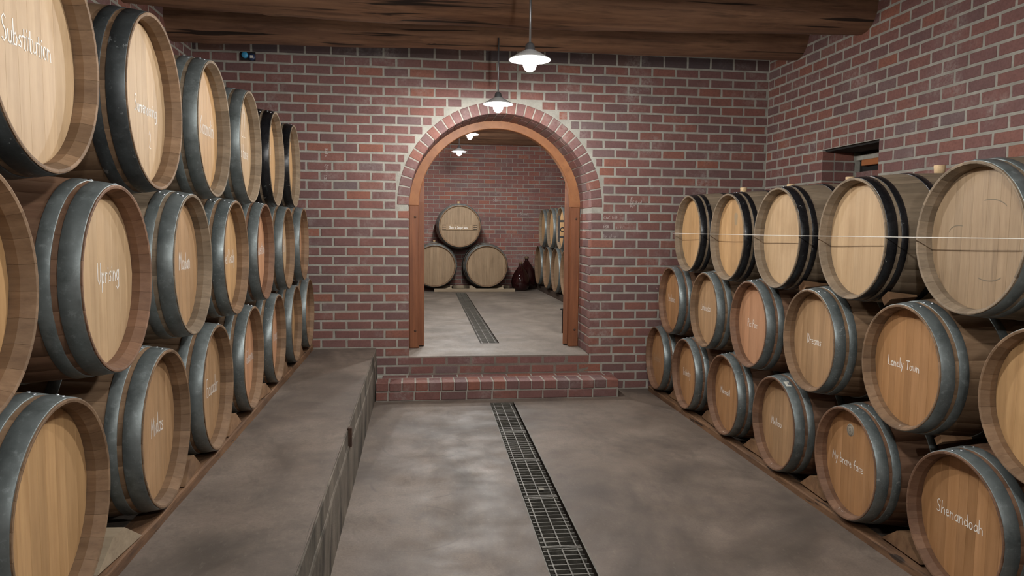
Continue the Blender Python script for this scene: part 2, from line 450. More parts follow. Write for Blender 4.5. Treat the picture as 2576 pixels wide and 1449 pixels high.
for i in range(NV):
    a0, a1 = PI*i/NV, PI*(i+1)/NV
    s = .215 if i % 2 else .106
    place(wedge(a0, a1, D-.001, D+s, MB_, rng), 'arch_brick', wall_far)
    place(wedge(a0, a1, D+s+.01, D+THK, MB_, rng), 'arch_brick', wall_far)

# ------------------------------------------------------------------ side walls of the cellar
WY0 = -3.0
NY0, NY1, NZ0, NZ1, NXD = 5.143, 5.914, 17*C, 26*C, .30   # bricked-up window recess
m = MB(); x0, x1 = XW+.0022, XW+.5
m.box((x0, WY0, -.2), (x1, NY0-.004, ZTOP)); m.box((x0, NY1+.004, -.2), (x1, D+.02, ZTOP))
m.box((x0, NY0-.004, -.2), (x1, NY1+.004, NZ0)); m.box((x0, NY0-.004, NZ1+.004), (x1, NY1+.004, ZTOP))
m.box((XW+NXD+.004, NY0-.01, NZ0-.01), (x1, NY1+.01, 23.9*C))
m.box((XW+NXD+.006, NY0-.01, 2.162), (x1, NY1+.01, 2.203))
wall_right = m.obj('wall_right', MM, kind='structure')
m = MB(); m.box((XW+NXD+.05, NY0-.01, 23.9*C), (x1, NY1+.01, NZ1+.01)); m.box((XW+.03, NY0, NZ1-.012), (x1, NY1, NZ1+.003))
m.obj('recess_shade', SHADE, wall_right)  # near-black slot backing and lintel underside, the recess shade painted in
specs = []
for k in range(0, 40):
    z0 = k*C+.0068
    y = D-.004 if k % 2 else D-.12
    if k % 2 == 0: specs.append((XW, D-.06, z0, -PI/2, .10, BH, .03))
    while y > .4:
        a, b = y-.219, y
        if NZ0-.01 < z0 < NZ1-.01:
            pieces = [p for p in ((a, min(b, NY0)), (max(a, NY1), b)) if p[1]-p[0] > .03] if (b > NY0 and a < NY1) else [(a,b)]
        elif k == 26:   # short bricks on end over the recess
            if b > NY0-.1 and a < NY1+.1:
                pieces = [(a, a+.106), (a+.116, b)]
            else: pieces = [(a,b)]
        else: pieces = [(a,b)]
        for p, q in pieces:
            dd = .106 if (abs(q-NY0) < .001 or abs(p-NY1) < .001) else .03
            specs.append((XW, (p+q)/2, z0, -PI/2, q-p, BH, dd))
        y -= PITCHB
    if NZ0-.01 < z0 < NZ1-.01:
        for a, b in (((.116,.29),) if k % 2 else ((.116,.20),(.21,.30))):
            specs.append((XW+(a+b)/2, NY1, z0, 0, b-a, BH, .03)); specs.append((XW+(a+b)/2, NY0, z0, PI, b-a, BH, .03))
        if k < 24:
            specs += [(XW+NXD, 5.79, z0, -PI/2, .219, BH, .03), (XW+NXD, 5.56, z0, -PI/2, .219, BH, .03), (XW+NXD, 5.33, z0, -PI/2, .219, BH, .03)]
lay_bricks(wall_right, specs, MB_, 300)
brk = brick_mesh(.34, .05, .08, plain('orange_brick', (.36,.125,.04), .75), 1)
place(brk, 'orange_brick', wall_right, mw=Matrix.Translation((XW+NXD+.004, 5.66, 2.111)) @ Matrix.Rotation(-PI/2, 4, 'Z'))

m = MB(); m.box((XLW-.4, WY0, -.2), (XLW-.0022, D+.02, ZTOP)); wall_left = m.obj('wall_left', MM, kind='structure')
specs = []
for k in range(4, 40):
    z0 = k*C+.0068; y = D-.004 if k % 2 else D-.12
    if k % 2 == 0: specs.append((XLW, D-.06, z0, PI/2, .10, BH, .03))
    while y > .4:
        specs.append((XLW, y-.111, z0, PI/2, .219, BH, .03)); y -= PITCHB
lay_bricks(wall_left, specs, MB_, 60)
m = MB(); m.box((XLW-.4, WY0-.3, -.2), (XW+.5, WY0, ZTOP)); wall_back = m.obj('wall_rear', MB_, kind='structure')

# ------------------------------------------------------------------ floors, platform, step, drain
GSL = .0150                                   # the drain runs a little askew
def gx(y): return .5905+GSL*(y-3.14)          # its left edge
GW, GY1 = .213, 6.47
m = MB(); ya, yb = WY0, GY1
def prism(m, pts, z0, z1):
    n = len(pts); m.add([(x,y,z0) for x,y in pts]+[(x,y,z1) for x,y in pts], [tuple(range(n)), tuple(range(n,2*n))]+[(i,(i+1)%n,n+(i+1)%n,n+i) for i in range(n)])
prism(m, [(-.42,ya),(gx(ya),ya),(gx(yb),yb),(gx(yb),D+.01),(-.42,D+.01)], -.3, 0)
prism(m, [(gx(ya)+GW,ya),(XW+.1,ya),(XW+.1,D+.01),(gx(yb)+GW,D+.01),(gx(yb)+GW,yb)], -.3, 0)
prism(m, [(gx(yb),yb),(gx(yb)+GW,yb),(gx(yb)+GW,D+.01),(gx(yb),D+.01)], -.3, 0)
floor = m.obj('floor', MC, kind='structure')
m = MB(); prism(m, [(gx(ya),ya),(gx(ya)+GW,ya),(gx(yb)+GW,yb),(gx(yb),yb)], -.3, -.13); m.obj('drain_channel_bed', DRAINBED, floor)
m = MB(); prism(m, [(gx(ya)+GW,ya),(gx(ya)+GW+.006,ya),(gx(yb)+GW+.006,yb),(gx(yb)+GW,yb)], -.02, .0025); m.obj('drain_edge_angle', GRATE, floor)
m = MB(); prism(m, [(gx(ya)-.004,ya),(gx(ya),ya),(gx(yb),yb),(gx(yb)-.004,yb)], -.02, .0015); m.obj('drain_edge_angle', GRATE, floor)

m = MB()
m.box((XLW-.1, WY0, -.1), (-.392, D+.01, PLAT-.001)); pl = m.obj('platform', MCP, kind='structure')
m = MB()    # lower facing, proud of the slab edge, its top broken
ys = [WY0 + i*.09 for i in range(int((D-WY0)/.09)+1)] + [D]
vs = []; fs = []
for y in ys:
    zt = .318 + .014*math.sin(y*2.1) + .006*math.sin(y*9.7) + rng.uniform(-.003,.003); xo = -.380+.0015*math.sin(y*3.1)
    vs += [(-.397,y,zt+.012),(xo-.004,y,zt),(xo,y,zt-.012),(xo-.006,y,-.01)]
for i in range(len(ys)-1):
    for j in range(3): fs.append((4*i+j,4*i+4+j,4*i+5+j,4*i+1+j))
m.add(vs, fs); m.obj('platform_facing', MPL, pl)
m = MB(); vs = []; fs = []
ys2 = [WY0 + i*.05 for i in range(int((D-WY0)/.05)+1)] + [D]
for y in ys2:
    e = .0035+.0025*math.sin(y*7.3)+.0015*math.sin(y*19)
    vs += [(-.394,y,.28),(-.3865,y,.30),(-.3865-e*.3,y,PLAT-.009-e),(-.394-e,y,PLAT)]
for i in range(len(ys2)-1):
    for j in range(3): fs.append((4*i+j,4*i+4+j,4*i+5+j,4*i+1+j))
m.add(vs, fs); m.obj('platform_edge_band', MPL, pl)
m = MB(); m.bevbox((-.389, 4.11, PLAT-.105), (-.367, 4.145, PLAT+.004), .003)
m.obj('iron_lug', RUST, label='rusty flat iron lug set in the platform edge', category='metal bracket')

SX0, SX1, SY = -.378, 1.862, 6.59
m = MB(); m.box((SX0+.002, SY+.006, 0), (SX1-.006, D+.002, 2*C-.008)); step = m.obj('brick_step', MM, kind='structure')
x = SX0+.004; first = .10
while x < SX1-.03:
    b = min(x+first, SX1); place(brick_mesh(b-x, BH, .2, MB_, rng.randrange(4)), 'brick', step, loc=((x+b)/2, SY, .006)); x = b+BJ; first = .222
nH = 19; hw = (SX1-SX0)/nH
for i in range(nH):
    z = C+.004+rng.uniform(-.002,.002)
    mm = MB(); mm.bevbox((-hw/2+.005, 0, 0), (hw/2-.005, .215, BH+.004), .005)
    place(mm.mesh('brick', MB_), 'brick', step, loc=(SX0+hw*(i+.5), SY-.003+rng.uniform(-.003,.003), z), rot=(0,0,rng.uniform(-.012,.012)))
x = SX0+.05
while x < SX1-.05:
    b = min(x+.222, SX1); mm = MB(); mm.bevbox((x,SY+.224,C+.004),(b,D-.004,2*C-.003),.004); mm.obj('brick', MB_, step); x = b+BJ

def make_grate(y0, y1, xc, slant, z=0.0, fine=False):
    L = y1-y0
    g = empty('drain_grate', loc=(xc, (y0+y1)/2, z), rot=(0,0,-slant))
    xs = (-.078, -.006, .07)
    for xx in xs:
        mm = MB(); mm.box((xx-.0035,-L/2+.006,-.022),(xx+.0035,L/2-.006,.0)); mm.obj('long_bar', GRATE, g)
    n = max(4, round(L/.049)); j = MB()
    cross = MB(); cross.box((-.100,-.0035,-.03),(.094,.0035,-.003)); cross.add([(-.100,-.004,-.003),(.094,-.004,-.003),(.094,.018,-.010),(-.100,.018,-.010)],[(0,1,2,3)])
    me = cross.mesh('cross_bar', GRATE) if not fine else None
    for i in range(n):
        yy = -L/2 + (i+.5)*L/n
        if fine: j.box((-.1,yy-.006,-.02),(.094,yy+.006,-.004))
        else: place(me, 'cross_bar', g, loc=(0,yy,0))
    if fine: j.obj('cross_bars', GRATE, g, kind='stuff')
    for e in (-1,1):
        mm = MB(); mm.box((-.1,e*(L/2-.006)-.0035,-.028),(.094,e*(L/2-.006)+.0035,0)); mm.obj('end_bar', GRATE, g)
    return g
js = [6.46,6.206,5.511,4.816,4.118,3.425,2.73,2.035]
names = ['short steel drain grate against the foot of the brick step','second steel drain grate out from the brick step','third steel drain grate out from the brick step','fourth steel drain grate from the step, paper scrap lying on it','fifth steel drain grate from the step, largest one fully in view','nearest steel drain grate in view, cut by the bottom edge','steel drain grate below the bottom edge of the view']
for i in range(len(js)-1):
    g = make_grate(js[i+1]+.003, js[i]-.003, gx((js[i]+js[i+1])/2)+GW/2, GSL); g['label'] = names[i]; g['category'] = 'drain grate'; g['group'] = 'drain grates in the cellar floor'
mm = MB(); mm.add([(-.016,-.022,0),(.014,-.02,.001),(.018,.02,0),(-.014,.024,.002),(-.016,-.022,.001),(.014,-.02,.002),(.018,.02,.001),(-.014,.024,.003)],[(0,1,2,3),(4,5,6,7),(0,1,5,4),(1,2,6,5),(2,3,7,6),(3,0,4,7)])
mm.obj('paper_scrap', plain('scrap_paper', (.24,.23,.195), .9), loc=(.732,4.235,.001), label='small pale paper scrap lying on the drain grate', category='paper scrap')

# ------------------------------------------------------------------ far room shell
FY0, FY1 = D, 15.25
FXL, FXR = -2.6, 3.6
def fx(y): return .654+.008*(y-7.7)
m = MB(); m.box((XL, D+.001, LAND-.25), (XR, D+THK+.01, LAND))
y0_, y1_ = D+THK+.01, FY1; ga, gb = 7.71, 14.03
prism(m, [(FXL,y0_),(fx(ga),y0_),(fx(ga),ga),(fx(gb),gb),(fx(gb),y1_),(FXL,y1_)], LAND-.25, LAND)
prism(m, [(fx(ga)+GW-.008,y0_),(FXR,y0_),(FXR,y1_),(fx(gb)+GW-.008,y1_),(fx(gb)+GW-.008,gb),(fx(ga)+GW-.008,ga)], LAND-.25, LAND)
prism(m, [(fx(ga),y0_),(fx(ga)+GW-.008,y0_),(fx(ga)+GW-.008,ga),(fx(ga),ga)], LAND-.25, LAND)
prism(m, [(fx(gb),gb),(fx(gb)+GW-.008,gb),(fx(gb)+GW-.008,y1_),(fx(gb),y1_)], LAND-.25, LAND)
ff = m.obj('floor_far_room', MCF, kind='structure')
m = MB(); prism(m, [(fx(ga),ga),(fx(ga)+GW-.008,ga),(fx(gb)+GW-.008,gb),(fx(gb),gb)], LAND-.25, LAND-.09); m.obj('drain_channel_bed', DRAINBED, ff)
ys = [ga+.01+i*(gb-ga-.02)/6 for i in range(7)]
od = ['nearest','second','third','fourth','fifth','farthest']
for i in range(6):
    g = make_grate(ys[i]+.003, ys[i+1]-.003, fx((ys[i]+ys[i+1])/2)+GW/2-.004, .008, LAND-.001, True)
    g['label'] = od[i]+' of the drain grates beyond the arch, counted from the threshold'; g['category'] = 'drain grate'; g['group'] = 'drain grates in the far room'
FZ = 3.95
m = MB(); m.box((FXL-.3, FY1+.004, 0), (FXR+.3, FY1+.3, FZ)); wfb = m.obj('wall_far_room_back', MM, kind='structure')
specs = []
for k in range(0, 41):
    z0 = LAND+k*C+.006; x = FXL + (0 if k % 2 else -.116)+.02
    while x < FXR:
        specs.append((x+.111, FY1, z0, 0, .222, BH, .03)); x += PITCHB
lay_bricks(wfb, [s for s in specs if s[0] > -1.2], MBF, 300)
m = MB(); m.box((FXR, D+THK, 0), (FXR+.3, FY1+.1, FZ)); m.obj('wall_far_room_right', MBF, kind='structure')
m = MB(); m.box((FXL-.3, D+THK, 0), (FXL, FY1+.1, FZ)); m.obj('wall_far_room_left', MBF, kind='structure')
m = MB(); m.box((FXL-.3, D+.1, 3.70), (FXR+.3, FY1+.1, 3.85)); m.obj('ceiling_far_room', MCEIL, kind='structure')
m = MB(); m.box((XLW-.4, WY0-.3, 3.50), (XW+.5, D+THK, 3.60)); m.obj('ceiling', MCEIL, kind='structure')

# ------------------------------------------------------------------ roof logs
def log(name, y, zl, zm, zr, R, xa, xb, label, seed, group):
    r = random.Random(seed); m = MB(); n = 20; N = 56
    ph = [r.uniform(0,6.3) for _ in range(8)]
    knots = [(r.uniform(xa+.3,xb-.3), r.uniform(-2.6,-.5), r.uniform(.012,.022)) for _ in range(7)]
    vs = []
    for i in range(N+1):
        t = i/N; x = xa+(xb-xa)*t
        zc = zl*(1-t)*(1-2*t) + zm*4*t*(1-t) + zr*t*(2*t-1)
        yc = y + .02*math.sin(2.2*t*PI+ph[0])
        for j in range(n):
            a = 2*PI*j/n
            rr = R*(1+.035*math.sin(2*a+ph[1]+t*3)+.025*math.sin(3*a+ph[2]-t*5)+.015*math.sin(9*t*PI+ph[3]+a))
            for kx, ka, kh in knots:
                da = (a-ka+PI) % (2*PI)-PI
                rr += kh*math.exp(-((x-kx)/.05)**2-(da/.22)**2)
            vs.append((x, yc+rr*math.cos(a), zc+rr*math.sin(a)))
    fs = []
    for i in range(N):
        for j in range(n): fs.append((i*n+j, i*n+(j+1) % n, (i+1)*n+(j+1) % n, (i+1)*n+j))
    m.add(vs, fs, True)
    m.add(vs[:n], [tuple(range(n))]); m.add(vs[-n:], [tuple(range(n))])
    return m.obj(name, MBEAM, label=label, category='ceiling beam', group=group)
G = 'round log roof beams of the cellar'
log('roof_beam', 6.375, 3.238, 3.248, 3.288, .188, XLW-.12, XW+.12, 'round log roof beam closest to the arch wall', 1, G)
log('roof_beam', 5.41, 3.255, 3.192, 3.268, .19, XLW-.12, XW+.12, 'round log roof beam second from the arch wall, at the top edge', 2, G)
for i, y in enumerate((4.45,3.49,2.53,1.57,.61,-.35,-1.31,-2.27)):
    log('roof_beam', y, 3.25, 3.24, 3.268, .188, XLW-.12, XW+.12, 'round log roof beam %s behind the second, above the view' % ('first','second','third','fourth','fifth','sixth','seventh','eighth')[i], 3+i, G)
for i, y in enumerate((14.93,14.05,13.17,12.3,11.3,10.3,9.4,8.5)):
    log('roof_beam', y, 3.43, 3.43, 3.44, .18, FXL-.1, FXR+.1, 'log roof beam of the far room, %s from its back wall' % ('first','second','third','fourth','fifth','sixth','seventh','eighth')[i], 20+i, 'log roof beams of the far room')

# ------------------------------------------------------------------ timber door
door = empty('door_1', loc=(0,0,0), kind='structure')
FYA, FYB, AZ2 = D+THK+.004, D+THK+.105, 1.785
RO2, RI2 = ARI+.001, .771
for xa, xb in ((ACX-RO2, ACX-RI2), (ACX+RI2, ACX+RO2)):
    m = MB(); m.bevbox((xa, FYA, LAND), (xb, FYB, AZ2), .006); p = m.obj('door_post', MDOOR, door)
    for zz, dx in ((1.665,.03),(.52,.03)):
        b = MB(); b.lathe([(0,-.004),(.010,-.004),(.012,-.001),(.012,.004)], 12, 'y'); b.obj('bolt_head', RUST, p, loc=((xa+xb)/2-.02+dx, FYA, zz))
m = MB(); N = 56; vs = []
for i in range(N+1):
    a = PI*i/N; c, s_ = -math.cos(a), math.sin(a)
    for R, y in ((RI2+.005,FYA),(RO2,FYA),(RO2,FYB),(RI2+.005,FYB),(RI2,FYB-.006),(RI2,FYA+.006)): vs.append((ACX+R*c, y, AZ2+R*s_))
fs = []
for i in range(N):
    for j in range(6): fs.append((6*i+j, 6*i+(j+1) % 6, 6*i+6+(j+1) % 6, 6*i+6+j))
m.add(vs, fs); m.obj('door_arch_head', MDOOR2, door)
def leaf(hx, ang, side):
    # side +1: right-hand leaf; local +x runs from hinge to closing edge, +y towards the passage
    T = Matrix.Translation((hx, FYB+.004, LAND+.012)) @ Matrix.Rotation(ang, 4, 'Z')
    lf = empty('door_leaf', parent=door, mw=T)
    wl = .765; nb = 6; bw = wl/nb; t = .058
    def top(s_): q = RI2**2-(RI2-s_)**2; return AZ2-LAND-.016+math.sqrt(max(q,0))
    for i in range(nb):
        s0, s1 = i*bw+.0012, (i+1)*bw-.0012; k = 5
        ss = [s0+(s1-s0)*j/k for j in range(k+1)]
        y0, y1 = (-t, 0) if side < 0 else (0, t)
        vs = []
        for s_ in ss: vs += [(s_,y0,0),(s_,y1,0),(s_,y1,top(s_)),(s_,y0,top(s_))]
        fs = [(0,1,2,3),(4*k,4*k+1,4*k+2,4*k+3)]
        for j in range(k):
            for q in range(4): fs.append((4*j+q,4*j+(q+1)%4,4*j+4+(q+1)%4,4*j+4+q))
        b = MB(); b.add(vs, fs); b.obj('door_board', MDOOR, lf)
    return lf
# right leaf swung open past square, seen on edge
la = math.radians(90-11.4)
lf = leaf(1.569, la, 1)
h = MB(); y0 = .058
h.box((.66,y0+.052,1.06),(.685,y0+.072,1.36))
for z in (1.115,1.295): h.box((.66,y0-.002,z-.012),(.685,y0+.06,z+.012))
h.box((.65,y0-.001,1.06),(.70,y0+.004,1.36))
h.obj('pull_handle', DARKM, lf)
rg = MB(); rg.lathe([(.022+.006*math.cos(a*PI/4), .006*math.sin(a*PI/4)) for a in range(8)], 20, 'x', True, True); rg.obj('handle_ring', DARKM, lf, loc=(.672, y0+.022, 1.20))
b = MB(); b.box((.66,y0-.002,.02),(.70,y0+.014,.30)); b.box((.655,y0,.285),(.705,y0+.032,.30)); b.obj('floor_bolt', DARKM, lf)
b = MB(); b.box((.67,y0-.002,1.72),(.70,y0+.010,2.02)); b.tube([(.685,y0,1.80),(.685,y0+.055,1.775)], .006, 6); b.obj('top_bolt', DARKM, lf)
lf2 = leaf(ACX-RI2-.006, math.radians(90-.3), -1)
b = MB(); b.box((.60,-.001,.5),(.765,.006,1.9)); b.obj('leaf_edge_iron', DARKM, lf2)

# ------------------------------------------------------------------ handwriting
GL = {}
def oval(cx, cy, rx, ry, n=9, a0=.6): return [(cx+rx*math.cos(a0+2*PI*i/n), cy+ry*math.sin(a0+2*PI*i/n)) for i in range(n+1)]
GL.update({
'a':(.5,[[(.45,.42),(.25,.5),(.06,.28),(.12,.03),(.28,.02),(.44,.2)],[(.45,.5),(.44,.06),(.52,0)]]),
'b':(.48,[[(.05,1),(.05,0)],[(.05,.35),(.25,.5),(.43,.3),(.35,.04),(.05,.03)]]),
'c':(.42,[[(.4,.42),(.24,.5),(.05,.28),(.14,.03),(.4,.08)]]),
'd':(.5,[[(.42,.4),(.2,.5),(.05,.25),(.15,.0),(.42,.12)],[(.45,1),(.45,0)]]),
'e':(.44,[[(.06,.26),(.38,.3),(.3,.49),(.12,.46),(.05,.2),(.2,0),(.42,.08)]]),
'f':(.36,[[(.4,.92),(.26,1),(.15,.82),(.14,0)],[(.0,.48),(.34,.5)]]),
'g':(.5,[[(.42,.42),(.2,.5),(.05,.25),(.2,.02),(.42,.15)],[(.45,.5),(.43,-.28),(.22,-.4),(.06,-.28)]]),
'h':(.48,[[(.05,1),(.05,0)],[(.05,.3),(.25,.5),(.4,.35),(.42,0)]]),
'i':(.16,[[(.08,.5),(.08,0)],[(.08,.68),(.09,.73)]]),
'j':(.25,[[(.18,.5),(.16,-.3),(.0,-.35)],[(.18,.68),(.19,.73)]]),
'k':(.44,[[(.05,1),(.05,0)],[(.38,.5),(.06,.22),(.42,0)]]),
'l':(.18,[[(.08,1),(.08,.04),(.15,0)]]),
'm':(.66,[[(.05,.5),(.05,0)],[(.05,.34),(.2,.5),(.31,.35),(.31,0)],[(.31,.34),(.46,.5),(.58,.35),(.58,0)]]),
'n':(.48,[[(.05,.5),(.05,0)],[(.05,.32),(.24,.5),(.4,.35),(.42,0)]]),
'o':(.46,[oval(.23,.25,.18,.25)]),
'p':(.48,[[(.05,.5),(.05,-.4)],[(.05,.4),(.25,.5),(.43,.28),(.3,.03),(.05,.08)]]),
'q':(.5,[[(.42,.4),(.2,.5),(.05,.25),(.2,.02),(.42,.15)],[(.45,.5),(.45,-.4)]]),
'r':(.36,[[(.05,.5),(.05,0)],[(.05,.3),(.2,.48),(.36,.45)]]),
's':(.38,[[(.34,.44),(.2,.5),(.08,.38),(.31,.2),(.26,.02),(.04,.05)]]),
't':(.36,[[(.17,.85),(.17,.08),(.3,0)],[(.0,.55),(.36,.57)]]),
'u':(.5,[[(.05,.5),(.08,.1),(.24,0),(.42,.15)],[(.43,.5),(.45,0)]]),
'v':(.42,[[(.03,.5),(.2,0),(.38,.5)]]),
'w':(.6,[[(.03,.5),(.15,0),(.3,.4),(.43,0),(.57,.5)]]),
'y':(.46,[[(.05,.5),(.22,.08)],[(.43,.5),(.12,-.4)]]),
'z':(.4,[[(.05,.5),(.36,.5),(.04,0),(.38,0)]]),
'S':(.5,[[(.44,.88),(.28,1),(.08,.85),(.14,.62),(.38,.42),(.42,.15),(.22,0),(.03,.1)]]),
'U':(.6,[[(.05,1),(.07,.2),(.27,0),(.48,.2),(.52,1)]]),
'M':(.7,[[(.04,0),(.1,1),(.34,.35),(.58,1),(.64,0)]]),
'E':(.5,[[(.45,.97),(.06,1),(.06,0),(.46,.02)],[(.06,.5),(.38,.52)]]),
'G':(.58,[[(.5,.85),(.3,1),(.06,.6),(.15,.08),(.4,0),(.5,.4),(.3,.42)]]),
'R':(.54,[[(.06,0),(.06,1),(.35,.98),(.44,.75),(.08,.5),(.5,0)]]),
'Q':(.66,[oval(.3,.5,.26,.5,11),[(.36,.2),(.6,-.08)]]),
'K':(.54,[[(.06,1),(.06,0)],[(.48,1),(.08,.48),(.5,0)]]),
'W':(.8,[[(.03,1),(.2,0),(.4,.75),(.58,0),(.76,1)]]),
'H':(.6,[[(.06,1),(.06,0)],[(.5,1),(.5,0)],[(.06,.5),(.5,.52)]]),
'I':(.32,[[(.04,1),(.28,1)],[(.16,1),(.16,0)],[(.03,0),(.3,0)]]),
'L':(.48,[[(.06,1),(.05,.02),(.44,0)]]),
'P':(.52,[[(.06,0),(.06,1),(.36,.97),(.44,.74),(.3,.5),(.06,.48)]]),
'D':(.58,[[(.06,0),(.06,1),(.3,.95),(.52,.55),(.38,.1),(.06,0)]]),
'T':(.56,[[(.02,.97),(.54,1)],[(.28,1),(.27,0)]]),
'C':(.54,[[(.5,.85),(.3,1),(.06,.6),(.14,.1),(.38,0),(.5,.12)]]),
'N':(.6,[[(.06,0),(.06,1),(.5,0),(.5,1)]]),
'B':(.52,[[(.06,0),(.06,1),(.36,.95),(.36,.6),(.06,.52),(.44,.38),(.42,.06),(.06,0)]]),
'A':(.58,[[(.03,0),(.28,1),(.54,0)],[(.13,.38),(.44,.38)]]),
'J':(.5,[[(.05,1),(.5,1)],[(.32,1),(.3,.12),(.16,0),(.03,.12)]]),
'F':(.46,[[(.06,0),(.06,1),(.44,.98)],[(.06,.52),(.36,.54)]]),
'Y':(.5,[[(.03,1),(.25,.5),(.47,1)],[(.25,.5),(.25,0)]]),
'1':(.26,[[(.04,.75),(.16,1),(.16,0)]]),
'2':(.46,[[(.05,.78),(.2,1),(.4,.82),(.36,.5),(.04,.02),(.44,0)]]),
'3':(.44,[[(.06,.9),(.25,1),(.38,.78),(.18,.54),(.4,.34),(.28,.02),(.04,.08)]]),
'-':(.32,[[(.04,.45),(.28,.46)]]),
' ':(.34,[]),
})
def writing(text, width, mat, fn, lw=.0042, seed=0, cap=None, tall=1.0):
    # fn(u, v, h) maps centred text coordinates in metres to the surface
    r = random.Random(seed+len(text)); strokes = []; x = 0
    for ch in text:
        wd, ps = GL.get(ch, GL['o'])
        dy, sh, sc_ = r.uniform(-.03,.03), r.uniform(-.03,.06), r.uniform(.93,1.07)
        for p in ps: strokes.append([(x+(a+sh*b)*1.0, b*sc_+dy) for a, b in p])
        x += wd+.07
    k = width/max(x-.07,.1); kv = k*tall if cap is None else cap
    m = MB()
    for p in strokes:
        q = []
        for i in range(len(p)-1):
            n = max(1, int(math.hypot(p[i+1][0]-p[i][0], p[i+1][1]-p[i][1])/.3))
            for j in range(n): q.append((p[i][0]+(p[i+1][0]-p[i][0])*j/n, p[i][1]+(p[i+1][1]-p[i][1])*j/n))
        q.append(p[-1])
        pts = [Vector(((a-x/2)*k, (b-.35)*kv)) for a, b in q]
        vs = []; n = len(pts)
        for i, c in enumerate(pts):
            d = pts[min(i+1,n-1)]-pts[max(i-1,0)]
            if d.length < 1e-7: d = Vector((1,0))
            d.normalize(); nn = Vector((-d.y, d.x))*(lw/2*r.uniform(.75,1.15))
            e = d*(lw*.35) if i == n-1 else (-d*(lw*.35) if i == 0 else Vector((0,0)))
            for sgn in (1,-1):
                pp = c+nn*sgn+e; vs.append(fn(pp.x, pp.y, .0008))
        m.add(vs, [(2*i,2*i+1,2*i+3,2*i+2) for i in range(n-1)])
    return m

# ------------------------------------------------------------------ barrels
class BT:
    def __init__(s, L, r, R, n, hoops, rec=.060, heads=9, seed=1):
        s.L, s.r, s.R, s.n, s.hoops, s.rec, s.heads = L, r, R, n, hoops, rec, heads
        s.rh = s.rho(L/2-rec)-.0285; s.cache = {}; s.seed = seed
    def rho(s, x): return s.R-(s.R-s.r)*abs(2*x/s.L)**2
    def get(s, key, fn):
        if key not in s.cache: s.cache[key] = fn()
        return s.cache[key]
    def stave_geo(s, m, ang=0.0, rnd=0.0):
        h = PI/s.n; L = s.L
        cols = [(-h,-.0016),(-h+.010,0),(h-.010,0),(h,-.0016)]
        xs = [-L/2, -L*.36, -L*.18, 0, L*.18, L*.36, L/2-.05, L/2]
        vs = []
        def P(x, rr, a): return (x, rr*math.cos(a+ang), rr*math.sin(a+ang))
        for x in xs:
            for a, dr in cols: vs.append(P(x, s.rho(x)+dr, a))
        fs = [(4*i+j,4*i+4+j,4*i+5+j,4*i+1+j) for i in range(len(xs)-1) for j in range(3)]
        m.add(vs, fs, True, rnd)
        # rim face, bevelled chime and croze
        prof = [(L/2, s.rho(L/2)), (L/2+.001, s.rho(L/2)-.004), (L/2-.001, s.rho(L/2)-.011), (L/2-s.rec*.55, s.rho(L/2)-.022), (L/2-s.rec-.004, s.rho(L/2-s.rec)-.028)]
        ca = [-h+.001, 0, h-.001]
        vs = [P(x, rr, a) for x, rr in prof for a in ca]
        m.add(vs, [(3*i+j,3*i+1+j,3*i+4+j,3*i+3+j) for i in range(len(prof)-1) for j in range(2)], False, rnd)
        prof = [(-L/2, s.rho(L/2)), (-L/2, s.rho(L/2)-.02), (-L/2+.05, s.rho(L/2)-.03)]
        vs = [P(x, rr, a) for x, rr in prof for a in ca]
        m.add(vs, [(3*i+j,3*i+1+j,3*i+4+j,3*i+3+j) for i in range(2) for j in range(2)], False, rnd)
        return m
    def boards(s, seed):
        r = random.Random(seed); ws = [r.uniform(.75,1.3) for _ in range(s.heads)]; t = sum(ws); e = [-s.rh]
        for w_ in ws: e.append(e[-1]+2*s.rh*w_/t)
        return e
    def board_mesh(s, y0, y1, mat):
        R = s.rh; x = s.L/2-s.rec; c = .0007; g = .00015
        def ring(yy0, yy1, Rr, k=6):
            pts = []
            for i in range(k+1):
                y = yy0+(yy1-yy0)*i/k; q = Rr*Rr-y*y; pts.append((y, math.sqrt(q) if q > 0 else 0))
            return pts
        A = ring(y0+g, y1-g, R); B = ring(y0+g+c, y1-g-c, R-.003)
        o = [(x-.0007,y,z) for y, z in A]+[(x-.0007,y,-z) for y, z in reversed(A)]
        i_ = [(x,y,z) for y, z in B]+[(x,y,-z) for y, z in reversed(B)]
        n = len(o); fs = []
        fs.append(tuple(range(n, 2*n)))
        for k in range(n): fs.append((k, (k+1) % n, n+(k+1) % n, n+k))
        m = MB(); m.add(o+i_, fs); return m.mesh('head_board', mat)

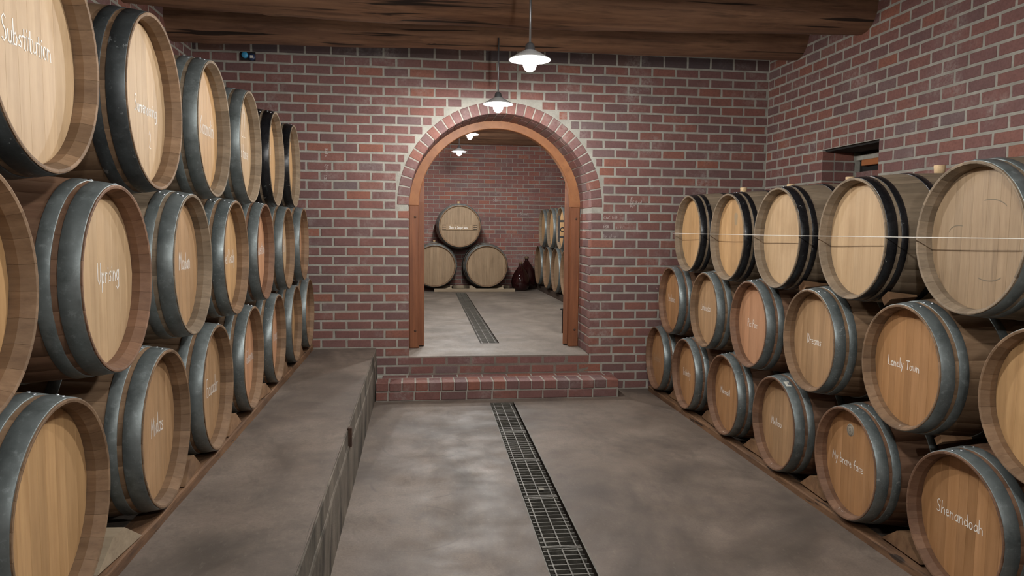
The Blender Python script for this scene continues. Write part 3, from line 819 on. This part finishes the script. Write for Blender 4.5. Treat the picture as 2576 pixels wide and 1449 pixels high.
def hoop_mesh(bt, xa, xb, mat):
    m = MB(); n = 64; e = .0022
    prof = [(bt.rho(xa)-.002, xa), (bt.rho(xa)+e*.6, xa), (bt.rho(xa)+e, xa+.0012*(1 if xb > xa else -1)), (bt.rho((xa+xb)/2)+e, (xa+xb)/2), (bt.rho(xb)+e, xb-.0012*(1 if xb > xa else -1)), (bt.rho(xb)+e*.6, xb), (bt.rho(xb)-.002, xb)]
    m.lathe(prof, n, 'x', True); return m.mesh('hoop', mat)
_riv = None
def rivet_mesh():
    global _riv
    if _riv is None:
        m = MB(); m.lathe([(.0001,.0035),(.004,.003),(.0062,.0012),(.0066,-.002)], 8, 'z'); _riv = m.mesh('rivet', STEEL)
    return _riv
BARRELS = 0
def barrel(bt, rim, face, head, stave, hoopm, label, group, text=None, toff=(0,0), tw=.2, faint=False, mark=None, bung=False, joined=False, extra=None, rivets=True, cap=None):
    """rim: centre of the front rim plane; face: rotation about z of the barrel's front axis"""
    global BARRELS; BARRELS += 1; sd = BARRELS
    r = random.Random(sd*13)
    dirv = Vector((math.cos(face), math.sin(face), 0))
    root = empty('wine_barrel', loc=Vector(rim)-dirv*(bt.L/2), rot=(0,0,face), label=label, category='barrel', group=group)
    sm = STAVE[stave]; hm = HEAD[head]
    a0 = r.uniform(0, 2*PI/bt.n)
    if joined:
        me = bt.get(('staves',stave), lambda: (lambda m: ([bt.stave_geo(m, 2*PI*i/bt.n, (i*.37) % 1) for i in range(bt.n)], m)[1])(MB()).mesh('staves', sm))
        place(me, 'staves', root, rot=(a0,0,0), kind='stuff')
    else:
        me = bt.get(('stave',stave), lambda: bt.stave_geo(MB()).mesh('stave', sm))
        for i in range(bt.n): place(me, 'stave', root, rot=(a0+2*PI*i/bt.n,0,0))
    # heads
    hb = bt.get('headback', lambda: (lambda m: (m.lathe([(bt.rh+.004, bt.L/2-bt.rec-.003),(.0005, bt.L/2-bt.rec-.003)], 48, 'x', False), m)[1])(MB()).mesh('head', SHADE))
    hd = place(hb, 'head', root)
    var = sd % 3; es = bt.boards(bt.seed*10+var)
    for i in range(bt.heads):
        place(bt.get(('board',var,i,head), lambda: bt.board_mesh(es[i], es[i+1], hm)), 'head_board', hd)
    rb = bt.get(('rearhead',head), lambda: (lambda m: (m.lathe([(bt.rh, -bt.L/2+.045),(.0005, -bt.L/2+.045)], 32, 'x', False), m)[1])(MB()).mesh('rear_head', hm))
    place(rb, 'rear_head', root)
    hs = [(bt.L/2-b, bt.L/2-a) for a, b in bt.hoops]; hs += [(-b, -a) for a, b in hs]
    ra = PI/2 + r.uniform(-.35,.35)
    for k, (xa, xb) in enumerate(hs):
        hp = place(bt.get(('hoop',k,hoopm.name), lambda: hoop_mesh(bt, xa, xb, hoopm)), 'hoop', root, rot=(r.uniform(0,6),0,0))
        if rivets and k < 2:
            hp.rotation_euler = (0,0,0)
            for q, da in enumerate((0,.075)):
                x = (xa+xb)/2 + (.012 if q else -.012); a = ra+da+k*.05; R = bt.rho(x)+.002
                T = Matrix.Translation((x, R*math.cos(a), R*math.sin(a))) @ Matrix.Rotation(a-PI/2, 4, 'X')
                place(rivet_mesh(), 'rivet', hp, mw=T)
    hx = bt.L/2-bt.rec
    if text:
        ts = text if isinstance(text, list) else [(text, toff, tw)]
        for q, (tx, off, wd) in enumerate(ts):
            mm = writing(tx, wd, None, lambda u, v, h: (hx+h, off[0]+u, off[1]+v), .0046 if wd > .1 else .003, sd, cap, 1.35 if face < 1 else 1.08)
            mm.obj('chalk_lettering', CHALKF if faint else CHALK, root)
    if mark:
        rr0 = bt.rho(bt.L/2)
        def fn(u, v, h):
            a = -PI/2 + mark + u/bt.r; t = .5+v/.045; x = bt.L/2-.004-bt.rec*.5*(1-t); R = rr0-.011-.011*(1-t)-h
            return (x, R*math.cos(a), R*math.sin(a))
        writing('PNB', .05, None, fn, .0036, sd, .026).obj('chime_mark', CHALK, root)
    if bung:
        mm = MB(); mm.lathe([(.0005,.042),(.026,.042),(.028,.039),(.0235,-.008),(.0005,-.008)], 20, 'z')
        mm.obj('bung', CORK, root, loc=(0,0,bt.R))
    if extra: extra(root, bt, hx)
    return root

H3 = [(.004,.060),(.077,.117),(.272,.312)]
HB = [(.008,.058),(.084,.116),(.205,.240),(.30,.335)]
HT = [(.008,.056),(.074,.106),(.26,.295)]
TA = BT(.95, .295, .334, 26, H3, seed=1)
TB_ = BT(.95, .31, .347, 26, H3, seed=2)
TC_ = BT(.95, .29, .334, 26, H3, seed=3)
TD = BT(.95, .31, .342, 26, HT, seed=4)
TE = BT(.98, .40, .449, 28, [(.01,.05),(.07,.10),(.14,.17),(.30,.34)], .03, 10, 5)
TF = BT(.95, .375, .41, 28, H3, .06, 10, 6)
TG = BT(.95, .347, .382, 28, H3, .06, 10, 7)
LX, RX, SKEW = -.935, 2.20, math.radians(1.5)
GL_, GR_ = 'barrels stacked along the left wall', 'barrels stacked along the right wall'
def Lb(bt, y, z, head, stave, hoopm, label, text=None, **kw):
    if text:
        q = (.935+bt.rec)/.99; ts = [(t, (ty*q-y, CAMH+(tz-CAMH)*q-z), tw*q) for t, ty, tz, tw in text]
        kw['text'] = ts
    return barrel(bt, (LX, y, z), SKEW, head, stave, hoopm, label, GL_, **kw)
def Rb(bt, y, z, head, stave, hoopm, label, text=None, **kw):
    if text:
        q = (2.20+bt.rec)/2.255; ts = [(t, (-(ty*q-y), CAMH+(tz-CAMH)*q-z), tw*q) for t, ty, tz, tw in text]
        kw['text'] = ts
    return barrel(bt, (RX, y, z), PI-SKEW, head, stave, hoopm, label, GR_, **kw)
# left stack, bottom row
Lb(TA, 1.30, .79, 'tan', 'old', GALV, 'barrel at the near end of the left bottom row, out of view')
Lb(TA, 2.064, .786, 'gold', 'old', GALV, 'nearest bottom-row barrel on the left, blank head, cut by the frame')
Lb(TA, 2.877, .788, 'tan', 'old', GALV, 'oak barrel chalked Midas in the left bottom row', [('Midas',2.917,.783,.14)])
Lb(TA, 3.600, .789, 'tan', 'old', GALV, 'oak barrel chalked Ecuador in the left bottom row', [('Ecuador',3.69,.768,.222)])
Lb(TA, 4.364, .797, 'pink', 'old', GALV2, 'bright-hooped barrel just beyond the Ecuador barrel, left bottom row', [('Galerma',4.50,.779,.21)])
Lb(TA, 5.131, .799, 'pink', 'old', GALV2, 'third barrel from the brick wall in the left bottom row', [('Kings',5.30,.79,.15)])
Lb(TA, 5.880, .80, 'gold', 'old', GALV, 'second barrel from the brick wall in the left bottom row')
Lb(TA, 6.590, .806, 'pink', 'old', GALV, 'left bottom-row barrel right against the brick wall', [('Rio',6.70,.82,.09)], faint=True)
# left stack, middle row
Lb(TA, 1.68, 1.40, 'gold', 'old', GALV, 'left middle-row barrel cut by the left edge of the view')
Lb(TA, 2.471, 1.380, 'pale', 'brown', GALV, 'oak barrel chalked Uprising in the left middle row', [('Uprising',2.519,1.389,.178)])
Lb(TA, 3.254, 1.387, 'tan', 'grey', GALV, 'oak barrel chalked Madan in the left middle row', [('Madan',3.303,1.392,.165)])
Lb(TA, 3.999, 1.388, 'gold', 'old', GALV2, 'oak barrel chalked Get Ready with streaked hoops, left middle row', [('Get Ready',4.06,1.38,.24)])
Lb(TA, 4.749, 1.396, 'pink', 'brown', GALV, 'third barrel from the brick wall in the left middle row', [('Question',4.868,1.406,.24)])
Lb(TA, 5.555, 1.397, 'pale', 'old', GALV, 'second barrel from the brick wall in the left middle row', [('Jolly',5.68,1.40,.15)])
Lb(TA, 6.295, 1.412, 'pink', 'old', GALV, 'left middle-row barrel against the brick wall with a shiny hoop')
# left stack, top row
Lb(TB_, 2.066, 1.991, 'pale', 'old', GALVD, 'oak barrel chalked Substitution at the near end of the left top row', [('Substitution',2.07,2.012,.254)])
Lb(TB_, 2.850, 1.99, 'pale', 'old', GALVD, 'oak barrel chalked Surrendering with dark worn hoops, left top row', [('Surrendering',2.898,1.975,.236),('2',2.93,1.86,.022)], extra=None)
Lb(TB_, 3.626, 1.998, 'gold', 'grey', GALV, 'plain grey-hooped barrel beyond Surrendering, left top row', [('Kaomolin',3.695,2.007,.245)])
Lb(TB_, 4.378, 1.998, 'pale', 'grey', GALV, 'oak barrel chalked Wild Horse under a number, left top row', [('Wild Horse',4.418,1.969,.27),('22',4.432,2.12,.12)])
Lb(TB_, 5.149, 2.003, 'gold', 'grey', BLACK, 'black-hooped left top-row barrel, second from the brick wall', [('P',5.22,2.03,.035)])
Lb(TB_, 5.870, 2.016, 'gold', 'grey', BLACK, 'black-hooped left top-row barrel, nearest the brick wall')
# right stack, bottom row
Rb(TC_, 6.598, .363, 'orange', 'brown', GALV2, 'right bottom-row barrel against the brick wall, faint chalk word', [('Cocktail',6.69,.338,.22)], faint=True)
Rb(TC_, 5.849, .361, 'orange', 'brown', GALV2, 'oak barrel chalked Infinity in the right bottom row', [('Infinity',5.908,.35,.177)])
Rb(TC_, 5.062, .361, 'orange', 'brown', GALV2, 'oak barrel chalked Mermaid in the right bottom row', [('Mermaid',5.123,.366,.171)], mark=.12)
def sticker(root, bt, hx):
    a = PI/2-.42; x = bt.L/2-.033; R = bt.rho(x)+.003
    T = Matrix.Translation((x, R*math.cos(a), R*math.sin(a))) @ Matrix.Rotation(-(PI/2-a), 4, 'X')
    m = MB(); m.box((-.018,-.024,0),(.018,.024,.0008)); o = m.obj('white_label', CREAM, root); o.matrix_local = T
    k = MB(); k.box((-.012,-.014,.0009),(.002,.012,.0012)); o2 = k.obj('label_print', plain('label_ink', (.15,.15,.16), .8), o)
Rb(TC_, 4.283, .356, 'tan', 'brown', GALV, 'right bottom-row barrel with a small white label on its hoop', [('Melhoo',4.333,.343,.138)], extra=sticker, mark=-.1)
def stamp(root, bt, hx):
    m = MB(); m.lathe([(.0005,.0012),(.033,.0012),(.034,0)], 28, 'x'); s_ = m.obj('round_stamp', plain('stamp_grey', (.30,.265,.21), .8), root, loc=(hx, -.044, .160))
    rg = MB(); rg.lathe([(.026+.0012*math.cos(a), .0014+.0012*math.sin(a)) for a in (0,1.57,3.14,4.71)], 28, 'x', True, True); rg.obj('stamp_ring', plain('stamp_dark', (.12,.10,.08), .8), s_)
    writing('S', .018, None, lambda u, v, h: (.0014+h, u, v-.004), .003, 3, .022).obj('stamp_letter', plain('stamp_ink', (.1,.085,.07), .8), s_)
Rb(TC_, 3.505, .352, 'orange', 'brown', GALV2, 'oak barrel chalked My brave face with a round grey stamp', [('My brave face',3.555,.336,.29)], extra=stamp, mark=-.12)
Rb(TC_, 2.72, .350, 'orange', 'brown', GALV, 'oak barrel chalked Shenandoah at the near end of the right stack', [('Shenandoah',2.742,.357,.276)])
Rb(TC_, 1.94, .350, 'orange', 'brown', GALV, 'barrel of the right bottom row out of view beside Shenandoah')
# right stack, middle row
Rb(TC_, 6.255, .939, 'orange', 'brown', GALV2, 'oak barrel chalked Sedona, right middle row nearest the brick wall', [('Sedona',6.333,.942,.19)])
Rb(TC_, 5.462, .939, 'tan', 'old', GALV, 'oak barrel chalked Limbada in the right middle row', [('Limbada',5.546,.946,.204)], mark=.05)
Rb(TC_, 4.684, .928, 'pink', 'brown', GALV, 'oak barrel chalked Pic Poc with a pinkish head', [('Pic Poc',4.718,.921,.152)], mark=.08)
Rb(TC_, 3.909, .935, 'tan', 'old', GALV2, 'oak barrel chalked Dreams in the right middle row', [('Dreams',3.93,.927,.156)], mark=.06)
Rb(TC_, 3.107, .931, 'orange', 'old', GALV, 'oak barrel chalked Lonely Town in the right middle row', [('Lonely Town',3.147,.933,.23)], mark=0.02)
Rb(TC_, 2.332, .925, 'gold', 'old', GALV, 'right middle-row barrel cut by the right edge, blank head')
# right stack, top row
Rb(TD, 5.854, 1.530, 'gold', 'grey', BLACK, 'black-hooped right top-row barrel closest to the brick wall', bung=True)
def stain(root, bt, hx):
    m = MB(); pts = [(.03+.028*math.cos(a)*(1+.25*math.sin(3*a)), .13+.055*math.sin(a)*(1+.2*math.cos(2*a))) for a in [2*PI*i/18 for i in range(18)]]
    m.add([(hx+.0006,y,z) for y, z in pts], [tuple(range(18))])
    m.obj('head_stain', plain('stain_grey', (.30,.215,.125), .7), root)
Rb(TD, 5.073, 1.510, 'gold', 'grey', BLACK, 'black-hooped right top-row barrel with a grey stain high on its head', bung=True, extra=stain)
Rb(TD, 4.334, 1.512, 'pale', 'grey', BLACK, 'black-hooped right top-row barrel, third from the brick wall', bung=True)
Rb(TD, 3.539, 1.517, 'pale', 'grey', BLACK, 'large black-hooped right top-row barrel beside the grey-hooped one', bung=True)
def scuff(root, bt, hx):
    m = MB()
    for (cy, cz, R, a0, a1) in ((.06,-.12,.09,-2.2,-.7),(.05,.10,.10,.5,1.9),(-.12,.02,.06,1.2,3.0)):
        pts = [(cy+R*math.cos(a0+(a1-a0)*i/10), cz+R*.55*math.sin(a0+(a1-a0)*i/10)) for i in range(11)]
        for i in range(10):
            (ya,za),(yb,zb) = pts[i],pts[i+1]; t = .0022
            m.add([(hx+.0007,ya,za-t),(hx+.0007,yb,zb-t),(hx+.0007,yb,zb+t),(hx+.0007,ya,za+t)],[(0,1,2,3)])
    m.obj('scuff_mark', plain('scuff_dark', (.16,.125,.085), .9), root)
Rb(TD, 2.729, 1.530, 'dull', 'grey', GALV, 'scuffed grey-hooped barrel at the near end of the right top row', bung=False, extra=scuff)
# far room: three large casks facing the arch
def crossbar(root, bt, hx):
    m = MB(); m.bevbox((hx-.002,-.335,-.075),(hx+.016,.335,.035),.004); b = m.obj('cross_board', HEAD['dull'], root)
    for sgn in (-1,1):
        for z in (-.06,-.02,.02):
            k = MB(); k.box((hx+.012,sgn*.30-.035,z-.006),(hx+.0175,sgn*.30+.035,z+.006)); k.obj('notch_shade', SHADE, b)  # notches drawn as near-black strips, their shade put into the colour
    writing('Slave to Jasper muse', .36, None, lambda u, v, h: (hx+.0165+h, u-.02, v-.03), .007, 5, .045).obj('chalk_lettering', CHALK, root)
GB = 'large casks stacked against the far back wall'
barrel(TE, (.324,14.2,.842), -PI/2, 'dull', 'old', GALV, 'lower left large cask in the far room, half behind the door post', GB, joined=True, rivets=False, bung=True)
barrel(TE, (1.329,14.2,.838), -PI/2, 'dull', 'old', GALV, 'lower right large cask in the far room, plain blank head', GB, joined=True, rivets=False)
barrel(TE, (.800,14.2,1.61), -PI/2, 'dull', 'old', GALV, 'top large cask of the far pyramid with a lettered cross board', GB, joined=True, rivets=False, bung=True, extra=crossbar)
GF = 'barrels stacked on the right of the far room'
for y, z, i in ((14.359,.862,0),(13.394,.861,1),(12.531,.859,2)):
    barrel(TF, (2.35,y,z), PI, 'dull', 'old', GALV, 'bottom-row barrel on the right of the far room, %s from its back wall' % ('first','second','third')[i], GF, joined=True, rivets=False)
for y, z, i in ((13.946,1.59,0),(13.051,1.585,1),(12.119,1.581,2)):
    barrel(TG, (2.35,y,z), PI, 'gold', 'grey', GALV, 'top-row barrel on the right of the far room, %s from its back wall' % ('first','second','third')[i], GF, joined=True, rivets=False)
barrel(TF, (2.35,11.66,.86), PI, 'dull', 'old', GALV, 'bottom-row barrel of the far room hidden behind the right door leaf', GF, joined=True, rivets=False)

# ------------------------------------------------------------------ timbers under and between the barrels
def rail(x0, x1, y0, y1, z0, h0, h1, label, group, mat=MRAIL):
    m = MB(); N = 40; vs = []; fs = []
    for i in range(N+1):
        t = i/N; y = (y1-y0)*(t-.5); h = h0+(h1-h0)*t; j = lambda a: rng.uniform(-a,a); w_ = (x1-x0)/2
        vs += [(-w_+j(.002),y,0),(w_+j(.002),y,0),(w_+j(.003),y,h-.006+j(.002)),(w_-.006,y,h+j(.002)),(-w_+.006,y,h+j(.002)),(-w_+j(.003),y,h-.006)]
    for i in range(N):
        for k in range(6): fs.append((6*i+k,6*i+(k+1)%6,6*i+6+(k+1)%6,6*i+6+k))
    fs.append(tuple(range(6))); fs.append(tuple(range(6*N,6*N+6)))
    m.add(vs, fs); return m.obj('timber_rail', mat, loc=((x0+x1)/2,(y0+y1)/2,z0), label=label, category='timber rail', group=group)
rail(-1.045, -.952, 1.0, 6.88, PLAT, .038, .051, 'rough front timber rail under the left barrel stack', 'rails under the left stack')
rail(-1.82, -1.72, 1.0, 6.88, PLAT, .030, .044, 'rear timber rail hidden under the left barrel stack', 'rails under the left stack')
rail(2.222, 2.30, 1.55, 6.82, 0, .036, .048, 'rough front timber rail under the right barrel stack', 'rails under the right stack')
rail(3.0, 3.09, 1.55, 6.82, 0, .029, .042, 'rear timber rail hidden under the right barrel stack', 'rails under the right stack')
def chock(p, sx, sy, sz, label, group, mat=MCHOCK, rot=0, tip=.25, name='timber_chock'):
    # block with a sloped top, like a barrel wedge
    hx_, hy = sx/2, sy/2; m = MB()
    vs = [(-hx_,-hy,0),(hx_,-hy,0),(hx_,hy,0),(-hx_,hy,0),(-hx_+.004,-hy*tip,sz),(hx_-.004,-hy*tip,sz),(hx_-.004,hy*tip,sz),(-hx_+.004,hy*tip,sz)]
    m.add(vs, [(0,3,2,1),(4,5,6,7),(0,1,5,4),(1,2,6,5),(2,3,7,6),(3,0,4,7)])
    return m.obj(name, mat, loc=p, rot=(0,0,rot), label=label, category='wooden wedge', group=group)
ylist = [1.68,2.47,3.24,3.98,4.75,5.50,6.235]
for i, y in enumerate(ylist):
    chock((-1.03, y, PLAT+.046+.0017*(y-1.0)), .14, .30, .075, 'wooden wedge on the left rail, number %s gap from the camera' % ('one','two','three','four','five','six','seven')[i], 'wedges under the left stack', MCHOCK if i != 1 else MPALE, rng.uniform(-.1,.1))
for i, y in enumerate([2.33,3.11,3.90,4.67,5.455,6.21]):
    chock((2.33, y, .049+.0015*(y-1.55)), .13, .30, .08, 'wooden wedge on the right rail, number %s gap from the camera' % ('one','two','three','four','five','six')[i], 'wedges under the right stack', MCHOCK, rng.uniform(-.1,.1))
for i, (ya, za, yb, zb) in enumerate(((4.334,1.512,3.909,.935),(3.539,1.517,3.107,.931),(3.107,.931,2.72,.350))):
    d_ = math.hypot(yb-ya, zb-za); t_ = (.332 if i < 2 else .322)/d_ + .026/d_
    m = MB(); w_ = (.034,.03,.022)[i]; h_ = (.024,.022,.016)[i]; m.add([(-.06,-w_,-h_),(-.06,w_,-h_),(-.06,w_,h_),(-.06,-w_,h_),(.09,-w_*.8,-.005),(.09,w_*.8,-.005),(.09,w_*.8,.005),(.09,-w_*.8,.005)],[(0,1,2,3),(4,5,6,7),(0,1,5,4),(1,2,6,5),(2,3,7,6),(3,0,4,7)])
    m.obj('timber_chock', MCHOCK, loc=(2.335, ya+(yb-ya)*t_, za+(zb-za)*t_), rot=(math.atan2(zb-za, yb-ya)+PI/2,0,0), label=('small wooden chock peeping out between Dreams and the top row','small wooden chock above the Lonely Town barrel','small wooden chock between Lonely Town and Shenandoah')[i], category='wooden wedge', group='chocks between the right barrels')
# far room bearers
rail_far = MB(); rail_far.bevbox((-.55,-.05,0),(1.02,.05,.062),.004)
rail_far.obj('timber_rail', MPALE, loc=(.86,14.2,LAND), label='pale timber bearer in front under the far casks', category='timber rail', group='bearers under the far casks')
rail_far = MB(); rail_far.bevbox((-.55,-.05,0),(1.02,.05,.062),.004)
rail_far.obj('timber_rail', MPALE, loc=(.86,15.08,LAND), label='pale timber bearer at the rear under the far casks', category='timber rail', group='bearers under the far casks')
for i, x in enumerate((.324-.27,.324+.27,1.329-.27,1.329+.27)):
    m = MB(); s_ = 1 if i % 2 else -1
    m.add([(-.07,-.05,0),(.07,-.05,0),(.07,.05,0),(-.07,.05,0),(s_*.07,-.05,.055),(s_*.02,-.05,.055),(s_*.02,.05,.055),(s_*.07,.05,.055)],[(0,1,2,3),(4,5,6,7),(0,1,5,4),(2,3,7,6),(0,4,7,3),(1,2,6,5)])
    m.obj('timber_chock', MPALE, loc=(x,14.2,LAND+.062), label='pale wedge %s on the bearer under the far casks' % ('at far left','left of the gap','right of the gap','at far right')[i], category='wooden wedge', group='wedges under the far casks')
rail(2.42, 2.54, 11.2, 14.8, LAND, .10, .10, 'dark front timber rail under the far right barrels', 'rails under the far right stack', MCEIL)
rail(3.0, 3.12, 11.2, 14.8, LAND, .10, .10, 'dark rear timber rail under the far right barrels', 'rails under the far right stack', MCEIL)

# ------------------------------------------------------------------ demijohns
def demijohn(x, y, s, label):
    root = empty('demijohn', loc=(x,y,LAND), label=label, category='glass jug', group='amber demijohns in the far corner')
    prof = [(.001,.004),(.10,.0),(.135,.02),(.165,.08),(.175,.15),(.165,.23),(.135,.31),(.09,.385),(.052,.435),(.03,.47),(.026,.53)]
    m = MB(); m.lathe([(r*s,z*s) for r, z in prof], 32, 'z'); m.obj('glass_body', GLASS, root)
    m = MB(); m.lathe([(.026*s,.50*s),(.034*s,.505*s),(.034*s,.535*s),(.022*s,.54*s),(.001,.54*s)], 20, 'z'); m.obj('neck_collar', plain('collar_brown', (.14,.09,.05), .5), root)
demijohn(2.03, 14.5, 1.06, 'front amber glass demijohn beside the far casks')
demijohn(2.21, 14.9, 1.24, 'taller amber demijohn behind the front one')
# ------------------------------------------------------------------ pendant lamps
def lamp(x, y, z, top, label, bulb=None):
    root = empty('pendant_lamp', loc=(x,y,z), label=label, category='lamp', group='enamel pendant lamps')
    m = MB(); m.tube([(0,0,.085),(0,0,top-z)], .0065, 10); m.obj('rod', STEEL, root)
    m = MB(); m.lathe([(.0005,.098),(.016,.096),(.026,.085),(.030,.062),(.034,.052)], 24, 'z'); m.obj('cap', STEEL, root)
    prof = [(.030,.055),(.060,.040),(.095,.018),(.122,.003),(.126,-.002),(.122,-.003),(.094,.012),(.058,.033),(.028,.047)]
    m = MB(); m.lathe(prof, 40, 'z'); m.obj('lamp_shade', WHITE, root)
    m = MB(); m.lathe([(.0005,.050),(.020,.049),(.022,.024),(.0005,.022)], 16, 'z'); m.obj('socket', WHITE, root)
    m = MB(); m.lathe([(.0005,-.072),(.016,-.069),(.030,-.057),(.039,-.038),(.040,-.017),(.033,.006),(.024,.018),(.0005,.019)], 20, 'z'); m.obj('bulb', bulb or BULBM, root)
    return root
lamp(.66, 4.41, 2.555, 3.07, 'pendant lamp hanging in the open, nearer of the two in the cellar')
lamp(.66, 6.16, 2.585, 3.12, 'pendant lamp hanging close in front of the brick arch crown')
lamp(.65, 2.66, 2.555, 3.10, 'pendant lamp above the view, first behind the nearer lamp')
lamp(.64, .91, 2.555, 3.10, 'pendant lamp above the camera, second behind the nearer lamp')
lamp(.63, -.84, 2.555, 3.10, 'pendant lamp behind the camera, third behind the nearer lamp')
lamp(.714, 10.3, 2.86, 3.28, 'pendant lamp in the far room, nearer of the two', BULBF)
lamp(.677, 12.3, 2.83, 3.28, 'pendant lamp in the far room, closer to its back wall', BULBF)
lamp(.70, 8.5, 2.86, 3.28, 'pendant lamp of the far room hidden above the arch', BULBF)

# ------------------------------------------------------------------ small things
m = MB(); m.tube([(2.183+.004*math.sin(i), 1.9+(6.13-1.9)*i/24, 1.534-.003*i/24-.004*math.sin(PI*i/24)) for i in range(25)], .0019, 6)
m.obj('string', STRINGM, label='taut white string stretched across the right top-row barrel heads', category='string')
plug = empty('wall_fitting', loc=(-1.50, D, 3.066), label='blue cable plug and socket in a hole high on the brick wall', category='wall socket')
m = MB(); m.box((-.065,-.004,-.038),(.065,.03,.038)); m.obj('hole_shade_plate', SHADE, plug)  # near-black plate on the wall, shade of the hole painted in
m = MB(); m.lathe([(.0005,-.03),(.021,-.03),(.027,-.024),(.028,.0)], 24, 'y'); m.obj('blue_cap', BLUE, plug, loc=(-.024,-.004,.008))
m = MB(); m.lathe([(.0005,-.016),(.026,-.016),(.031,-.01),(.032,0)], 24, 'y'); nv = m.obj('navy_socket', NAVY, plug, loc=(.034,-.004,-.006))
m = MB(); m.box((-.013,-.019,-.012),(.013,-.015,.012)); m.obj('cream_square', CREAM, nv)
def wall_note(txt, x, z, wd, cap, rot=0.0, lw=.0035):
    c, s_ = math.cos(rot), math.sin(rot)
    writing(txt, wd, None, lambda u, v, h: (x+u*c-v*s_, D-.002-h, z+u*s_+v*c), lw, 1, cap).obj('chalk_note', CHALKB, wall_far)
wall_note('R', 2.047, 1.854, .02, .034); wall_note('DF Rod', 2.09, 1.819, .115, .028); wall_note('RM', 2.06, 1.785, .05, .026)
wall_note('CAC 1-12', 1.842, 1.668, .135, .027); wall_note('HSR', 1.80, 1.582, .055, .025); wall_note('13-21', 1.922, 1.574, .085, .022)
wall_note('17 chan', 1.847, 1.495, .15, .03, 0, .0022)
wall_note('Red u', -.83, 2.230, .075, .028, -PI/2); wall_note('2yha', -.825, 2.094, .07, .026, -PI/2); wall_note('12', -.84, 2.009, .04, .022, -PI/2)
def far_note(txt, x, z, wd, cap): writing(txt, wd, None, lambda u, v, h: (x+u, FY1-.003-h, z+v), .006, 2, cap).obj('chalk_note', CHALKB, wfb)
far_note('SCE', 1.60, 2.145, .11, .06); far_note('Scout', 2.20, 1.88, .17, .055)
